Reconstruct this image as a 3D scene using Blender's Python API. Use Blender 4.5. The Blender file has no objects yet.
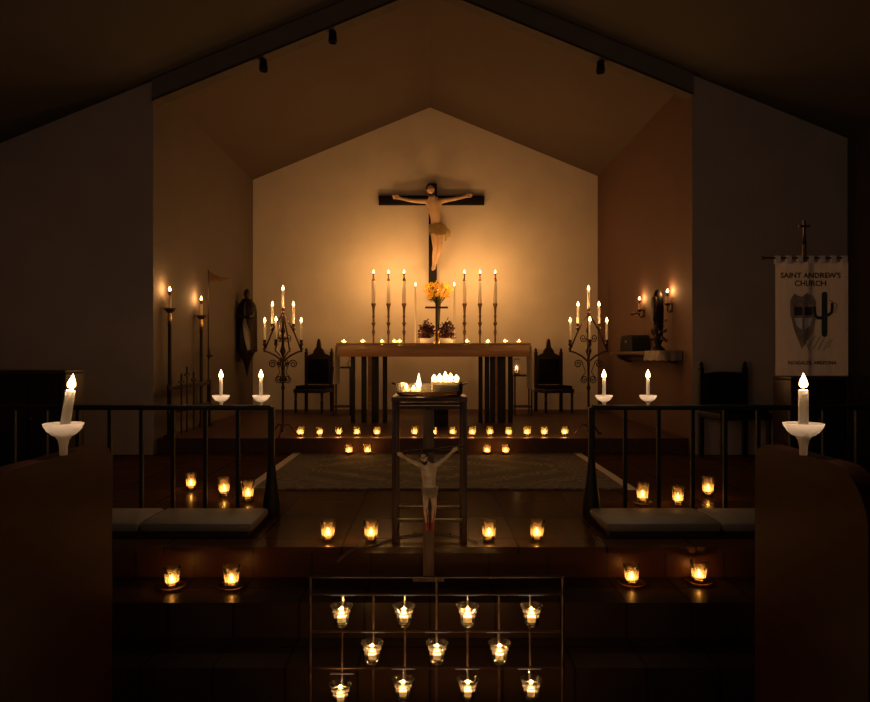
import bpy, bmesh, math, random
from mathutils import Vector, Matrix, noise
random.seed(7)
SC = bpy.context.scene
COL = SC.collection
PI = math.pi
F, VX, VY, EYE = 677.0, 430.0, 356.0, 1.45
MID, ALT = EYE - .97, EYE - .82           # chancel floor, altar platform
def P(px, py, D):                          # photograph pixel at distance D -> place in the room
    return Vector(((px - VX) * D / F, D, EYE + (VY - py) * D / F))
def X(px, D): return (px - VX) * D / F
def Z(py, D): return EYE + (VY - py) * D / F
def onfloor(px, py, z):                    # where a pixel meets a horizontal level
    D = (EYE - z) * F / (py - VY)
    return Vector(((px - VX) * D / F, D, z))

# ------------------------------------------------------------------ materials
def material(name, col, rough=.6, metal=0, var=.15, scale=6, bump=0, spec=.5, sss=0, stretch=(1, 1, 1), coat=0, detail=4):
    m = bpy.data.materials.new(name); m.use_nodes = True
    nt = m.node_tree; b = nt.nodes['Principled BSDF']
    b.inputs['Roughness'].default_value = rough
    b.inputs['Metallic'].default_value = metal
    b.inputs['Specular IOR Level'].default_value = spec
    b.inputs['Coat Weight'].default_value = coat
    b.inputs['Coat Roughness'].default_value = .12
    if sss:
        b.inputs['Subsurface Weight'].default_value = sss
        b.inputs['Subsurface Radius'].default_value = (1, .6, .35)
        b.inputs['Subsurface Scale'].default_value = .06
    tc = nt.nodes.new('ShaderNodeTexCoord'); mp = nt.nodes.new('ShaderNodeMapping')
    mp.inputs['Scale'].default_value = stretch
    nz = nt.nodes.new('ShaderNodeTexNoise'); nz.inputs['Scale'].default_value = scale; nz.inputs['Detail'].default_value = detail
    rp = nt.nodes.new('ShaderNodeValToRGB')
    lo = [c * (1 - var) for c in col]; hi = [min(1, c * (1 + var)) for c in col]
    rp.color_ramp.elements[0].position = .3; rp.color_ramp.elements[1].position = .7
    rp.color_ramp.elements[0].color = (*lo, 1); rp.color_ramp.elements[1].color = (*hi, 1)
    nt.links.new(tc.outputs['Object'], mp.inputs['Vector']); nt.links.new(mp.outputs[0], nz.inputs['Vector'])
    nt.links.new(nz.outputs['Fac'], rp.inputs['Fac']); nt.links.new(rp.outputs['Color'], b.inputs['Base Color'])
    if bump:
        bp = nt.nodes.new('ShaderNodeBump'); bp.inputs['Strength'].default_value = bump; bp.inputs['Distance'].default_value = .01
        nt.links.new(nz.outputs['Fac'], bp.inputs['Height']); nt.links.new(bp.outputs[0], b.inputs['Normal'])
    return m

def tiles(name, c1, c2, mortar, w, h, rough, off=.5, axis=None, bump=.3):
    m = bpy.data.materials.new(name); m.use_nodes = True
    nt = m.node_tree; b = nt.nodes['Principled BSDF']; b.inputs['Roughness'].default_value = rough
    tc = nt.nodes.new('ShaderNodeTexCoord'); mp = nt.nodes.new('ShaderNodeMapping')
    if axis: mp.inputs['Rotation'].default_value = axis
    br = nt.nodes.new('ShaderNodeTexBrick'); br.offset = off
    br.inputs['Scale'].default_value = 1; br.inputs['Brick Width'].default_value = w; br.inputs['Row Height'].default_value = h
    br.inputs['Mortar Size'].default_value = .006
    br.inputs['Color1'].default_value = (*c1, 1); br.inputs['Color2'].default_value = (*c2, 1); br.inputs['Mortar'].default_value = (*mortar, 1)
    nt.links.new(tc.outputs['Object'], mp.inputs['Vector']); nt.links.new(mp.outputs[0], br.inputs['Vector'])
    nt.links.new(br.outputs['Color'], b.inputs['Base Color'])
    bp = nt.nodes.new('ShaderNodeBump'); bp.inputs['Strength'].default_value = bump; bp.inputs['Distance'].default_value = .004; bp.invert = True
    nt.links.new(br.outputs['Fac'], bp.inputs['Height']); nt.links.new(bp.outputs[0], b.inputs['Normal'])
    return m

def polish(m, fac, rough):
    """matt body under a thin, even polish"""
    nt = m.node_tree; b = nt.nodes['Principled BSDF']; o = nt.nodes['Material Output']
    b.inputs['Specular IOR Level'].default_value = 0; b.inputs['Roughness'].default_value = 1
    g = nt.nodes.new('ShaderNodeBsdfGlossy'); g.inputs['Roughness'].default_value = rough
    mx = nt.nodes.new('ShaderNodeMixShader'); mx.inputs[0].default_value = fac
    nt.links.new(b.outputs[0], mx.inputs[1]); nt.links.new(g.outputs[0], mx.inputs[2]); nt.links.new(mx.outputs[0], o.inputs[0])
def glass(name, tint, clear=.62, milky=.25, rough=.08):
    m = bpy.data.materials.new(name); m.use_nodes = True
    nt = m.node_tree; nt.nodes.clear()
    o = nt.nodes.new('ShaderNodeOutputMaterial')
    tr = nt.nodes.new('ShaderNodeBsdfTransparent'); tr.inputs[0].default_value = (*tint, 1)
    tl = nt.nodes.new('ShaderNodeBsdfTranslucent'); tl.inputs[0].default_value = (*tint, 1)
    gl = nt.nodes.new('ShaderNodeBsdfGlossy'); gl.inputs['Roughness'].default_value = rough
    m1 = nt.nodes.new('ShaderNodeMixShader'); m1.inputs[0].default_value = milky / (clear + milky)
    m2 = nt.nodes.new('ShaderNodeMixShader')
    fr = nt.nodes.new('ShaderNodeFresnel'); fr.inputs[0].default_value = 1.45
    nt.links.new(tr.outputs[0], m1.inputs[1]); nt.links.new(tl.outputs[0], m1.inputs[2])
    nt.links.new(fr.outputs[0], m2.inputs[0]); nt.links.new(m1.outputs[0], m2.inputs[1]); nt.links.new(gl.outputs[0], m2.inputs[2])
    nt.links.new(m2.outputs[0], o.inputs[0])
    return m

def emit(name, col, s):
    m = bpy.data.materials.new(name); m.use_nodes = True
    nt = m.node_tree; nt.nodes.clear()
    o = nt.nodes.new('ShaderNodeOutputMaterial'); e = nt.nodes.new('ShaderNodeEmission')
    e.inputs[0].default_value = (*col, 1); e.inputs[1].default_value = s
    t = nt.nodes.new('ShaderNodeBsdfTransparent'); ad = nt.nodes.new('ShaderNodeAddShader')      # a flame glows and lets light through
    nt.links.new(e.outputs[0], ad.inputs[0]); nt.links.new(t.outputs[0], ad.inputs[1]); nt.links.new(ad.outputs[0], o.inputs[0])
    try: m.cycles.emission_sampling = 'NONE'
    except Exception: pass
    return m

def opal(name, col, thru=.4):
    m = bpy.data.materials.new(name); m.use_nodes = True
    nt = m.node_tree; nt.nodes.clear()
    o = nt.nodes.new('ShaderNodeOutputMaterial')
    p = nt.nodes.new('ShaderNodeBsdfPrincipled'); p.inputs['Base Color'].default_value = (*col, 1); p.inputs['Roughness'].default_value = .25
    t = nt.nodes.new('ShaderNodeBsdfTranslucent'); t.inputs[0].default_value = (*col, 1)
    mx = nt.nodes.new('ShaderNodeMixShader'); mx.inputs[0].default_value = thru
    nt.links.new(p.outputs[0], mx.inputs[1]); nt.links.new(t.outputs[0], mx.inputs[2]); nt.links.new(mx.outputs[0], o.inputs[0])
    return m

M = {}
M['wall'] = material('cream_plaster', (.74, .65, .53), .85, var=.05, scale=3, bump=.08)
M['sidewall'] = material('dimmed_side_plaster', (.108, .082, .068), .85, var=.05, scale=3, bump=.08)  # plaster colour darkened to stand in for weak candlelight on the side wall
M['terra'] = material('dimmed_terracotta_plaster', (.095, .045, .031), .85, var=.05, scale=3, bump=.08)  # reddish plaster, its colour also lowered to imitate dim light
M['nave'] = material('grey_plaster', (.44, .36, .32), .9, var=.06, scale=2.5, bump=.08)
M['ceil'] = material('dimmed_ceiling_paint', (.083, .058, .043), .9, var=.06, scale=1.5)  # ceiling colour lowered to mimic the candlelight falling off
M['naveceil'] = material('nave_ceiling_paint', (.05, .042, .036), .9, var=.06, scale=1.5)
M['beam'] = material('beam_paint', (.17, .14, .12), .9, var=.05)
M['soffit'] = material('shaded_soffit_strip', (.055, .036, .026), .8, var=.2)  # shade on the beam's underside, put into the colour
M['unlitwall'] = material('unlit_wall_tone', (.05, .035, .03), .5, var=.3, scale=5, stretch=(8, 8, .6))  # dark colour stands for the lack of light on this wall
M['floor'] = tiles('chancel_tile', (.062, .027, .012), (.05, .022, .010), (.025, .013, .008), .45, .45, .22, 0, bump=.15)

M['nfloor'] = tiles('nave_tile', (.032, .018, .012), (.027, .015, .01), (.012, .008, .006), .3, .3, .4, 0)
M['brick'] = tiles('brick_riser', (.05, .02, .012), (.038, .015, .010), (.022, .012, .009), .3, .16, .6, .5, (PI/2, 0, 0))
for _k in ('nfloor', 'brick'): M[_k].node_tree.nodes['Principled BSDF'].inputs['Specular IOR Level'].default_value = .12
polish(M['floor'], .055, .16); polish(M['nfloor'], .03, .25); polish(M['brick'], .01, .4)
M['carpet'] = material('platform_carpet', (.07, .03, .022), .5, var=.2, scale=30, spec=.25)
M['iron'] = material('black_iron', (.007, .008, .008), .55, 0, .2, 20, spec=.25)
M['iron2'] = material('wrought_iron', (.055, .03, .022), .4, .7, .3, 25)
M['rackiron'] = material('rusted_black_iron', (.022, .010, .007), .6, 0, .3, 25, spec=.2)
M['dark'] = material('dark_wood', (.024, .011, .008), .45, var=.35, scale=5, stretch=(1, 1, 9), spec=.35)
M['ebony'] = material('ebony_wood', (.008, .007, .007), .5, var=.3, scale=8, stretch=(6, 6, .6), spec=.25)
M['cross'] = material('blackened_cross_wood', (.007, .005, .004), .6, var=.3, scale=8, spec=.25)
M['red'] = material('red_mahogany', (.020, .005, .003), .38, var=.3, scale=4, stretch=(6, .8, 6), spec=.07)
M['oak'] = material('golden_oak', (.42, .21, .085), .4, var=.22, scale=4, stretch=(.6, 6, 6), coat=.15)
M['wood'] = material('brown_wood', (.05, .02, .013), .42, var=.35, scale=5, stretch=(6, 6, .8))
M['rustic'] = material('rustic_wood', (.16, .10, .065), .7, var=.35, scale=7, stretch=(5, 5, .8), bump=.4)
M['bark'] = material('twig_bark', (.07, .05, .035), .8, var=.4, scale=30, bump=.4)
M['black'] = material('black_leather', (.006, .006, .009), .7, var=.2, scale=20, spec=.1)
M['brass'] = material('aged_brass', (.62, .38, .12), .3, .9, .15, 15)
M['dbrass'] = material('dark_bronze', (.16, .09, .04), .4, .8, .25, 18)
M['gold'] = opal('golden_petals', (.92, .62, .08), .45)
M['wax'] = opal('white_wax', (.90, .86, .78), .5)
M['ivory'] = opal('ivory_wax', (.84, .74, .56), .5)
M['opal'] = opal('white_opal_glass', (.93, .90, .87), .75)
M['glass'] = glass('votive_glass', (1, .86, .58), .66, .16)
M['cleargl'] = glass('clear_glass', (.96, .95, .90), .9, .035)
M['amber'] = glass('amber_glass', (.98, .72, .40), .6, .30)
M['flame'] = emit('candle_flame', (1, .60, .20), 3.2)
M['wick'] = material('charred_wick', (.02, .015, .012), .9)
M['cloth'] = material('white_linen', (.90, .87, .82), .85, var=.04, scale=40, bump=.1)
M['banner'] = material('banner_cloth', (.74, .69, .70), .8, var=.05, scale=60, bump=.08)
M['ink'] = material('dark_letter_felt', (.045, .03, .035), .9)
M['tan'] = material('tan_felt', (.30, .23, .19), .9, var=.2, scale=20)
M['green'] = material('cactus_felt', (.028, .05, .034), .9, var=.2, scale=30)
M['cushion'] = material('grey_vinyl', (.10, .085, .076), .6, var=.12, scale=9, bump=.05)
M['skin'] = material('painted_skin', (.62, .42, .26), .45, var=.12, scale=12)
M['palskin'] = material('pale_painted_skin', (.90, .66, .45), .5, var=.25, scale=40)
M['loin'] = material('ochre_cloth', (.45, .32, .13), .7, var=.2, scale=14)
M['loin2'] = material('tan_cloth', (.68, .53, .37), .7, var=.2, scale=30)
M['hair'] = material('dark_hair', (.035, .02, .014), .6, var=.3, scale=40)
M['blood'] = material('red_wound_paint', (.40, .045, .04), .5, var=.25, scale=40)
M['leaf'] = material('dark_red_leaves', (.07, .018, .022), .55, var=.5, scale=25)
M['stem'] = material('green_stems', (.06, .09, .03), .6, var=.2)
M['robe'] = material('pale_robe', (.42, .36, .29), .7, var=.1, scale=10)
M['white'] = material('white_ceramic', (.85, .83, .78), .35, var=.03)
M['sand'] = material('melted_wax', (.92, .86, .70), .5, var=.05, scale=10)
M['lace'] = material('grey_lace', (.42, .36, .32), .85, var=.35, scale=90, bump=.2)
M['chrome'] = material('polished_metal', (.8, .76, .7), .2, 1, .05)
M['edging'] = material('pale_rug_edging', (.46, .40, .35), .8, var=.12, scale=30)

def rug_mat():
    m = bpy.data.materials.new('patterned_rug'); m.use_nodes = True
    nt = m.node_tree; b = nt.nodes['Principled BSDF']; b.inputs['Roughness'].default_value = .85
    N, L = nt.nodes.new, nt.links.new
    tc = N('ShaderNodeTexCoord'); sp = N('ShaderNodeSeparateXYZ'); L(tc.outputs['Object'], sp.inputs[0])
    def math_(op, a, c):
        n = N('ShaderNodeMath'); n.operation = op
        for i, v in enumerate((a, c)):
            if isinstance(v, (int, float)): n.inputs[i].default_value = v
            else: L(v, n.inputs[i])
        return n.outputs[0]
    ax = math_('ABSOLUTE', sp.outputs[0], 0); ay = math_('ABSOLUTE', sp.outputs[1], 0)
    d = math_('ADD', math_('MULTIPLY', ax, .8), math_('MULTIPLY', ay, 1.1))       # nested diamonds
    w = math_('SINE', math_('MULTIPLY', d, 15), 0)
    vo = N('ShaderNodeTexVoronoi'); vo.inputs['Scale'].default_value = 4.5; L(tc.outputs['Object'], vo.inputs['Vector'])
    v2 = math_('SINE', math_('MULTIPLY', vo.outputs['Distance'], 30), 0)
    mixv = math_('ADD', math_('ADD', math_('MULTIPLY', w, .3), math_('MULTIPLY', v2, .3)), .35)
    rp = N('ShaderNodeValToRGB'); L(mixv, rp.inputs['Fac'])
    e = rp.color_ramp.elements
    e[0].position = .46; e[0].color = (.012, .007, .008, 1)
    e[1].position = .68; e[1].color = (.135, .10, .072, 1)
    k = rp.color_ramp.elements.new(.55); k.color = (.05, .016, .013, 1)
    bx = math_('GREATER_THAN', math_('MAXIMUM', math_('SUBTRACT', ax, 1.06), math_('SUBTRACT', ay, .68)), 0)
    mx = N('ShaderNodeMix'); mx.data_type = 'RGBA'; L(bx, mx.inputs['Factor']); L(rp.outputs[0], mx.inputs['A'])
    rp2 = N('ShaderNodeValToRGB'); L(v2, rp2.inputs['Fac'])
    rp2.color_ramp.elements[0].color = (.03, .022, .022, 1); rp2.color_ramp.elements[1].color = (.10, .06, .05, 1)
    L(rp2.outputs[0], mx.inputs['B']); L(mx.outputs['Result'], b.inputs['Base Color'])
    return m
M['rug'] = rug_mat()

# ------------------------------------------------------------------ mesh building
class MB:
    def __init__(s): s.b = bmesh.new()
    def box(s, c, d, rot=None, bev=0):
        r = bmesh.ops.create_cube(s.b, size=1); vs = r['verts']
        bmesh.ops.scale(s.b, vec=d, verts=vs)
        if bev:
            es = list({e for v in vs for e in v.link_edges})
            rr = bmesh.ops.bevel(s.b, geom=es, offset=bev, segments=2, affect='EDGES', profile=.5)
            vs = list({v for f in rr['faces'] for v in f.verts} | {v for v in vs if v.is_valid})
        if rot is not None: bmesh.ops.rotate(s.b, cent=(0, 0, 0), matrix=rot, verts=vs)
        bmesh.ops.translate(s.b, vec=c, verts=vs); return s
    def span(s, a, c, bev=0):
        a, c = Vector(a), Vector(c)
        return s.box((a + c) / 2, [abs(v) for v in (c - a)], bev=bev)
    def tube(s, pts, r, n=8, cap=True):
        pts = [Vector(p) for p in pts]
        rs = r if isinstance(r, (list, tuple)) else [r] * len(pts)
        up = Vector((.31, .22, .93)).normalized(); rings = []
        for i, p in enumerate(pts):
            t = (pts[min(i+1, len(pts)-1)] - pts[max(i-1, 0)]).normalized()
            a = up - t * up.dot(t)
            if a.length < .05: a = Vector((1, 0, 0)) - t * t.x
            a.normalize(); up = a; c = t.cross(a)
            rings.append([s.b.verts.new(p + (a * math.cos(2*PI*k/n) + c * math.sin(2*PI*k/n)) * rs[i]) for k in range(n)])
        for A, B in zip(rings, rings[1:]):
            for k in range(n): s.b.faces.new((A[k], A[(k+1) % n], B[(k+1) % n], B[k]))
        if cap:
            s.b.faces.new(rings[0][::-1]); s.b.faces.new(rings[-1])
        return s
    def lathe(s, prof, c=(0, 0, 0), n=20, sx=1, sy=1, wob=None):
        c = Vector(c); rings = []
        for i, (r, z) in enumerate(prof):
            if r < 1e-6: rings.append([s.b.verts.new(c + Vector((0, 0, z)))]); continue
            rg = []
            for k in range(n):
                a = 2*PI*k/n; rr, zz = (r, z) if wob is None else wob(i, a, r, z)
                rg.append(s.b.verts.new(c + Vector((rr*math.cos(a)*sx, rr*math.sin(a)*sy, zz))))
            rings.append(rg)
        for A, B in zip(rings, rings[1:]):
            if len(A) == 1 and len(B) == 1: continue
            for k in range(n):
                if len(A) == 1: s.b.faces.new((A[0], B[(k+1) % n], B[k]))
                elif len(B) == 1: s.b.faces.new((A[k], A[(k+1) % n], B[0]))
                else: s.b.faces.new((A[k], A[(k+1) % n], B[(k+1) % n], B[k]))
        return s
    def ball(s, c, d, n=12):
        r = bmesh.ops.create_uvsphere(s.b, u_segments=n, v_segments=max(6, n*2//3), radius=1)
        bmesh.ops.scale(s.b, vec=d, verts=r['verts']); bmesh.ops.translate(s.b, vec=c, verts=r['verts']); return s
    def prism(s, poly, y0, y1, f=lambda u, y, v: (u, y, v)):
        A = [s.b.verts.new(f(u, y0, v)) for u, v in poly]; B = [s.b.verts.new(f(u, y1, v)) for u, v in poly]
        s.b.faces.new(A); s.b.faces.new(B[::-1]); n = len(poly)
        for k in range(n): s.b.faces.new((A[k], B[k], B[(k+1) % n], A[(k+1) % n]))
        return s
    def build(s, name, mat, parent=None, smooth=True, angle=40, loc=None):
        bmesh.ops.recalc_face_normals(s.b, faces=s.b.faces)
        me = bpy.data.meshes.new(name); s.b.to_mesh(me); s.b.free()
        me.materials.append(M[mat] if isinstance(mat, str) else mat)
        if smooth:
            me.polygons.foreach_set('use_smooth', [True] * len(me.polygons))
            try: me.set_sharp_from_angle(angle=math.radians(angle))
            except Exception: pass
        o = bpy.data.objects.new(name, me); COL.objects.link(o)
        if parent: o.parent = parent
        if loc is not None: o.location = loc
        return o

def tag(o, label=None, cat=None, group=None, kind=None):
    if label: o['label'] = label
    if cat: o['category'] = cat
    if group: o['group'] = group
    if kind: o['kind'] = kind
    return o
def thing(name, label, cat, loc=(0, 0, 0), rz=0, group=None):
    o = bpy.data.objects.new(name, None); COL.objects.link(o); o.empty_display_size = .05
    o.location = loc; o.rotation_euler = (0, 0, rz)
    return tag(o, label, cat, group)
def copy_tree(o, loc, label, rz=None, scale=None, group=None):
    def rec(a, parent):
        c = a.copy(); COL.objects.link(c); c.parent = parent
        for ch in list(a.children): rec(ch, c)
        return c
    c = rec(o, None); c.location = loc; c['label'] = label
    if rz is not None: c.rotation_euler.z = rz
    if scale is not None: c.scale = scale
    if group: c['group'] = group
    return c
def struct(name, mb, mat, smooth=False, loc=None):
    return tag(mb.build(name, mat, None, smooth, loc=loc), kind='structure')

FLAMECOL = (1, .485, .155)
WHITECOL = (1, .66, .40)
LD = {}
def lamp(parent, z, power, col=FLAMECOL, r=.012, xy=(0, 0)):
    key = (power, col, r)
    if key not in LD:
        l = bpy.data.lights.new('candle_light', 'POINT'); l.energy = power; l.color = col; l.shadow_soft_size = r; LD[key] = l
    o = bpy.data.objects.new('candle_light', LD[key]); COL.objects.link(o); o.parent = parent; o.location = (xy[0], xy[1], z)
def flame_mb(mb, z, w, h, xy=(0, 0), lean=0):
    pr = [(0, 0), (.32, .05), (.5, .2), (.47, .38), (.34, .58), (.18, .78), (.06, .93), (0, 1)]
    return mb.lathe([(r*w, t*h) for r, t in pr], (xy[0], xy[1], z), 10)

PW = dict(tall=3.0, taper=.6, altar=1.5, votive=.17, rack=.32, rail=.7, pew=1.0, torch=1.3, bowl=2.2)

# ------------------------------------------------------------------ the setting
def roof(x): return EYE + 3.82 - .41 * abs(x)
WF, WB, XL, XR = 6.65, 10.4, -2.72, 2.575
NL, NR = -4.3, 4.1
# floors and steps (each step is the front of the floor behind it)
struct('floor', MB().span((NL-.2, -1.6, -.15), (NR+.2, 2.8, 0)), 'nfloor')
struct('floor_step', MB().span((NL-.2, 2.8, -.15), (NR+.2, 3.1, .16)), 'nfloor')
struct('floor_step_upper', MB().span((NL-.2, 3.1, -.15), (NR+.2, 3.45, .32)), 'nfloor')
struct('floor_chancel', MB().span((NL-.2, 3.47, -.15), (NR+.2, 7.0, MID)), 'floor')
struct('trim_1', MB().span((NL-.2, 3.45, .32), (NR+.2, 3.47, MID-.03)), 'brick')
struct('trim_2', MB().span((NL-.2, 3.435, MID-.03), (NR+.2, 3.47, MID+.001)), 'floor')
struct('floor_altar', MB().span((XL-.02, 6.75, MID-.05), (XR+.1, WB+.1, ALT)), 'carpet')
# chancel walls
struct('wall_back', MB().prism([(XL-.15, -.1), (XR+.15, -.1), (XR+.15, roof(XR+.15)+.05), (0, roof(0)+.05), (XL-.15, roof(XL-.15)+.05)], WB, WB+.15), 'wall')
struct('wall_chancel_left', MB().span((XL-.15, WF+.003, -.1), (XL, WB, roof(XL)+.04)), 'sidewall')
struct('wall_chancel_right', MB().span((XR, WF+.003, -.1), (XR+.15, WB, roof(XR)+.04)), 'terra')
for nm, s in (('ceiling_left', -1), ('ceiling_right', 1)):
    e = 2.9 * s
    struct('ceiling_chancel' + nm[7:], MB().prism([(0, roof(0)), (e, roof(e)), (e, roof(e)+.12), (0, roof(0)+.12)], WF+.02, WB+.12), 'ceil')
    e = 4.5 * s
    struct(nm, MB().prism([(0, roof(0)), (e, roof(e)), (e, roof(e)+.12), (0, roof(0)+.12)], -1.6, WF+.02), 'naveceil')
# nave front wall either side of the chancel opening, and the beam over it
for nm, a, c in (('wall_front_left', NL-.15, XL-.002), ('wall_front_right', XR+.002, NR+.15)):
    struct(nm, MB().prism([(a, -.1), (c, -.1), (c, roof(c)+.02), (a, roof(a)+.02)], WF, WF+.15), 'nave')
for nm, c in (('trim_3', XL), ('trim_4', XR)):
    struct(nm, MB().prism([(0, roof(0)-.19), (c, roof(c)-.19), (c, roof(c)+.02), (0, roof(0)+.02)], WF-.03, WF+.12), 'beam')
    struct('trim_5' if c < 0 else 'trim_6', MB().prism([(0, roof(0)-.215), (c, roof(c)-.215), (c, roof(c)-.19), (0, roof(0)-.19)], WF-.035, WF+.125), 'soffit')  # added strip that keeps the beam's underside looking shaded
struct('wall_nave_left', MB().span((NL-.15, -1.6, -.1), (NL, WF, roof(NL)+.1)), 'nave')
struct('wall_nave_right', MB().span((NR, -1.6, -.1), (NR+.15, WF, roof(NR)+.1)), 'unlitwall')

# spotlights on the beam (unlit)
def spot(px, py, label, first=[None]):
    D = WF + .04; c = Vector((X(px, D), D, roof(X(px, D)) - .21))
    if first[0] is None:
        t = thing('spotlight', label, 'spotlight', c, group='unlit spotlights on the chancel beam')
        MB().tube([(0, .04, .015), (0, .04, -.02), (0, -.02, -.06)], .012).build('bracket', 'iron', t)
        MB().lathe([(0, .06), (.035, .06), (.04, 0), (.045, -.05), (.04, -.05), (.03, -.02), (0, -.02)], (0, 0, 0), 14).build('lamp_head', 'iron', t).location = (0, -.02, -.08)
        first[0] = t; return t
    return copy_tree(first[0], c, label)
spot(264, 55, 'small black spotlight low on the left slope of the beam over the chancel')
spot(333, 22, 'small black spotlight high on the left slope of the beam over the chancel')
spot(600, 50, 'small black spotlight on the right slope of the beam over the chancel')

# ------------------------------------------------------------------ rug
ra, rb_ = onfloor(430, 490, MID), onfloor(430, 452, MID)
ry0, ry1 = ra.y, 6.70
t = thing('rug', 'dark patterned oriental rug with pale side edging before the altar steps', 'rug', (.07, (ry0+ry1)/2, MID))
hw, hd = 1.35, (ry1-ry0)/2
MB().box((0, 0, .006), (2*hw, 2*hd, .012)).build('pile', 'rug', t, False)
for s in (-1, 1):
    MB().box((s*(hw+.035), 0, .006), (.07, 2*hd, .012)).build('edging', 'edging', t, False)

# ------------------------------------------------------------------ candle makers
def taper(label, loc, h, r, power, mat='wax', col=FLAMECOL, lean=(0, 0), fw=.018, fh=.04, group=None, name='taper_candle', tip=None):
    t = thing(name, label, 'candle', loc, 0, group); t.rotation_euler = (lean[0], lean[1], 0)
    MB().lathe([(0, 0), (r, 0), (r*.96, h*.97), (r*.85, h), (r*.3, h-.003), (0, h-.003)], n=14).build('wax', mat, t)
    z = h
    if tip:
        MB().lathe([(r*.9, h-.01), (r*1.02, h), (r*.5, h+.03), (tip[0], h+.035), (tip[0], h+tip[1]-.02), (tip[0]*1.5, h+tip[1]-.012), (tip[0]*1.4, h+tip[1]), (0, h+tip[1])], n=12).build('follower', 'dbrass', t)
        z = h + tip[1]
    MB().tube([(0, 0, z-.004), (.0005, 0, z+.012)], .0016, 6).build('wick', 'wick', t)
    flame_mb(MB(), z+.005, fw, fh).build('flame', 'flame', t)
    lamp(t, z+.005+fh*.45, power, col, max(.012, r*.8))
    return t

def votive(label, loc, s=1, group=None, power=None, wax_h=.016):
    t = thing('votive_candle', label, 'votive candle', loc, 0, group)
    def wob(i, a, r, z): return (r*(1+.02*math.cos(8*a)), z + (.006*math.cos(8*a) if i in (5, 6) else 0))
    MB().lathe([(0, .004), (.026, .002), (.030, .006), (.033, .03), (.038, .07), (.044, .098), (.042, .098), (.036, .07), (.031, .03), (.028, .014), (0, .012)], n=32, wob=wob).build('glass_cup', 'glass', t)
    MB().lathe([(0, .014), (.0265, .0145), (.0295, .016+wax_h*.8), (.027, .014+wax_h), (.008, .012+wax_h), (0, .012+wax_h)], n=18).build('wax', 'wax', t)
    z = .012 + wax_h
    MB().tube([(0, 0, z-.004), (0, 0, z+.008)], .0015, 5).build('wick', 'wick', t)
    flame_mb(MB(), z+.003, .019, .034).build('flame', 'flame', t)
    lamp(t, z+.016, power or PW['votive'], FLAMECOL, .008)
    t.scale = (s, s, s)
    return t
ORD = ['first', 'second', 'third', 'fourth', 'fifth', 'sixth', 'seventh', 'eighth', 'ninth', 'tenth', 'eleventh', 'twelfth', 'thirteenth', 'fourteenth', 'fifteenth']

# votives along the platform edge
V0 = None
rowx = [300.6, 320, 339, 357, 377, 396.5, 414.8, 434, 452.7, 472.3, 490, 508.7, 527, 544.2, 564.6]
for i, px in enumerate(rowx):
    lab = f'lit glass votive on the altar platform edge, {ORD[i]} from the left of the row' if i < 8 else f'lit glass votive on the altar platform edge, {ORD[14-i]} from the right of the row' if i < 14 else 'lit glass votive at the right end of the row on the altar platform edge'
    if i == 0: lab = 'lit glass votive at the left end of the row on the altar platform edge'
    loc = (X(px, 6.94), 6.94 + random.uniform(-.01, .01), ALT)
    if V0 is None: V0 = votive(lab, loc, 1, 'votives along the altar platform edge')
    else: copy_tree(V0, loc, lab, random.random()*6, (random.uniform(.94, 1.05),)*3)
# votives on the floor below the platform
for px, lab in ((349, 'lit votive below the platform step, outer one left of the iron-legged table'),
                (367.5, 'lit votive below the platform step, inner one left of the dark table legs'),
                (487, 'lit votive below the platform step, inner one right of the dark table legs'),
                (505.5, 'lit votive below the platform step, outer one on the right of the rug')):
    if px == 349: lab = 'lit votive on the rug below the platform step, outer one on the left'
    loc = (X(px, 6.6), 6.6, MID+.012)
    copy_tree(V0, loc, lab, random.random()*6, (1, 1, 1), 'votives at the back edge of the rug')
# front edge of chancel floor
for px, lab in ((328, 'lit crown-rimmed votive on the front step edge, farthest left of the crucifix'),
                (371, 'lit crown-rimmed votive on the front step edge, just left of the dark table'),
                (489, 'lit crown-rimmed votive on the front step edge, just right of the dark table'),
                (537, 'lit crown-rimmed votive on the front step edge, farthest right of the crucifix')):
    p = onfloor(px, 540, MID); copy_tree(V0, p, lab, random.random()*6, (1, 1, 1.02), 'votives on the front edge of the chancel floor')
# behind the rails
for px, py, s, lab in ((191, 490, 1.08, 'lit votive on the floor behind the left rail, leftmost of three'),
                (224, 496, 1.12, 'lit votive on the floor behind the left rail, middle of three'),
                (248, 501, 1.14, 'lit votive behind the left rail, nearest its end post'),
                (642.5, 504, 1.14, 'lit votive on an amber saucer behind the right rail'),
                (678, 505, 1.05, 'lit slim votive behind the right rail, middle of three'),
                (708, 496, 1.15, 'lit wide votive behind the right rail, farthest right of three')):
    p = onfloor(px, py, MID)
    if px == 642.5:
        sc_loc = p.copy(); p = p + Vector((0, 0, .008))
    copy_tree(V0, p, lab, random.random()*6, (s*.92, s*.92, s*1.15), 'votives on the floor behind the rails')
def saucer(label, loc, first=[None]):
    if first[0] is None:
        t = thing('saucer', label, 'saucer', loc, group='glass saucers under votives')
        MB().lathe([(0, .001), (.035, .001), (.06, .008), (.068, .016), (.065, .017), (.056, .011), (.036, .006), (0, .006)], n=28).build('dish', 'amber', t)
        first[0] = t; return t
    return copy_tree(first[0], loc, label)
saucer('amber glass saucer under a votive behind the right rail', sc_loc)
STEP = .32
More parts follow.
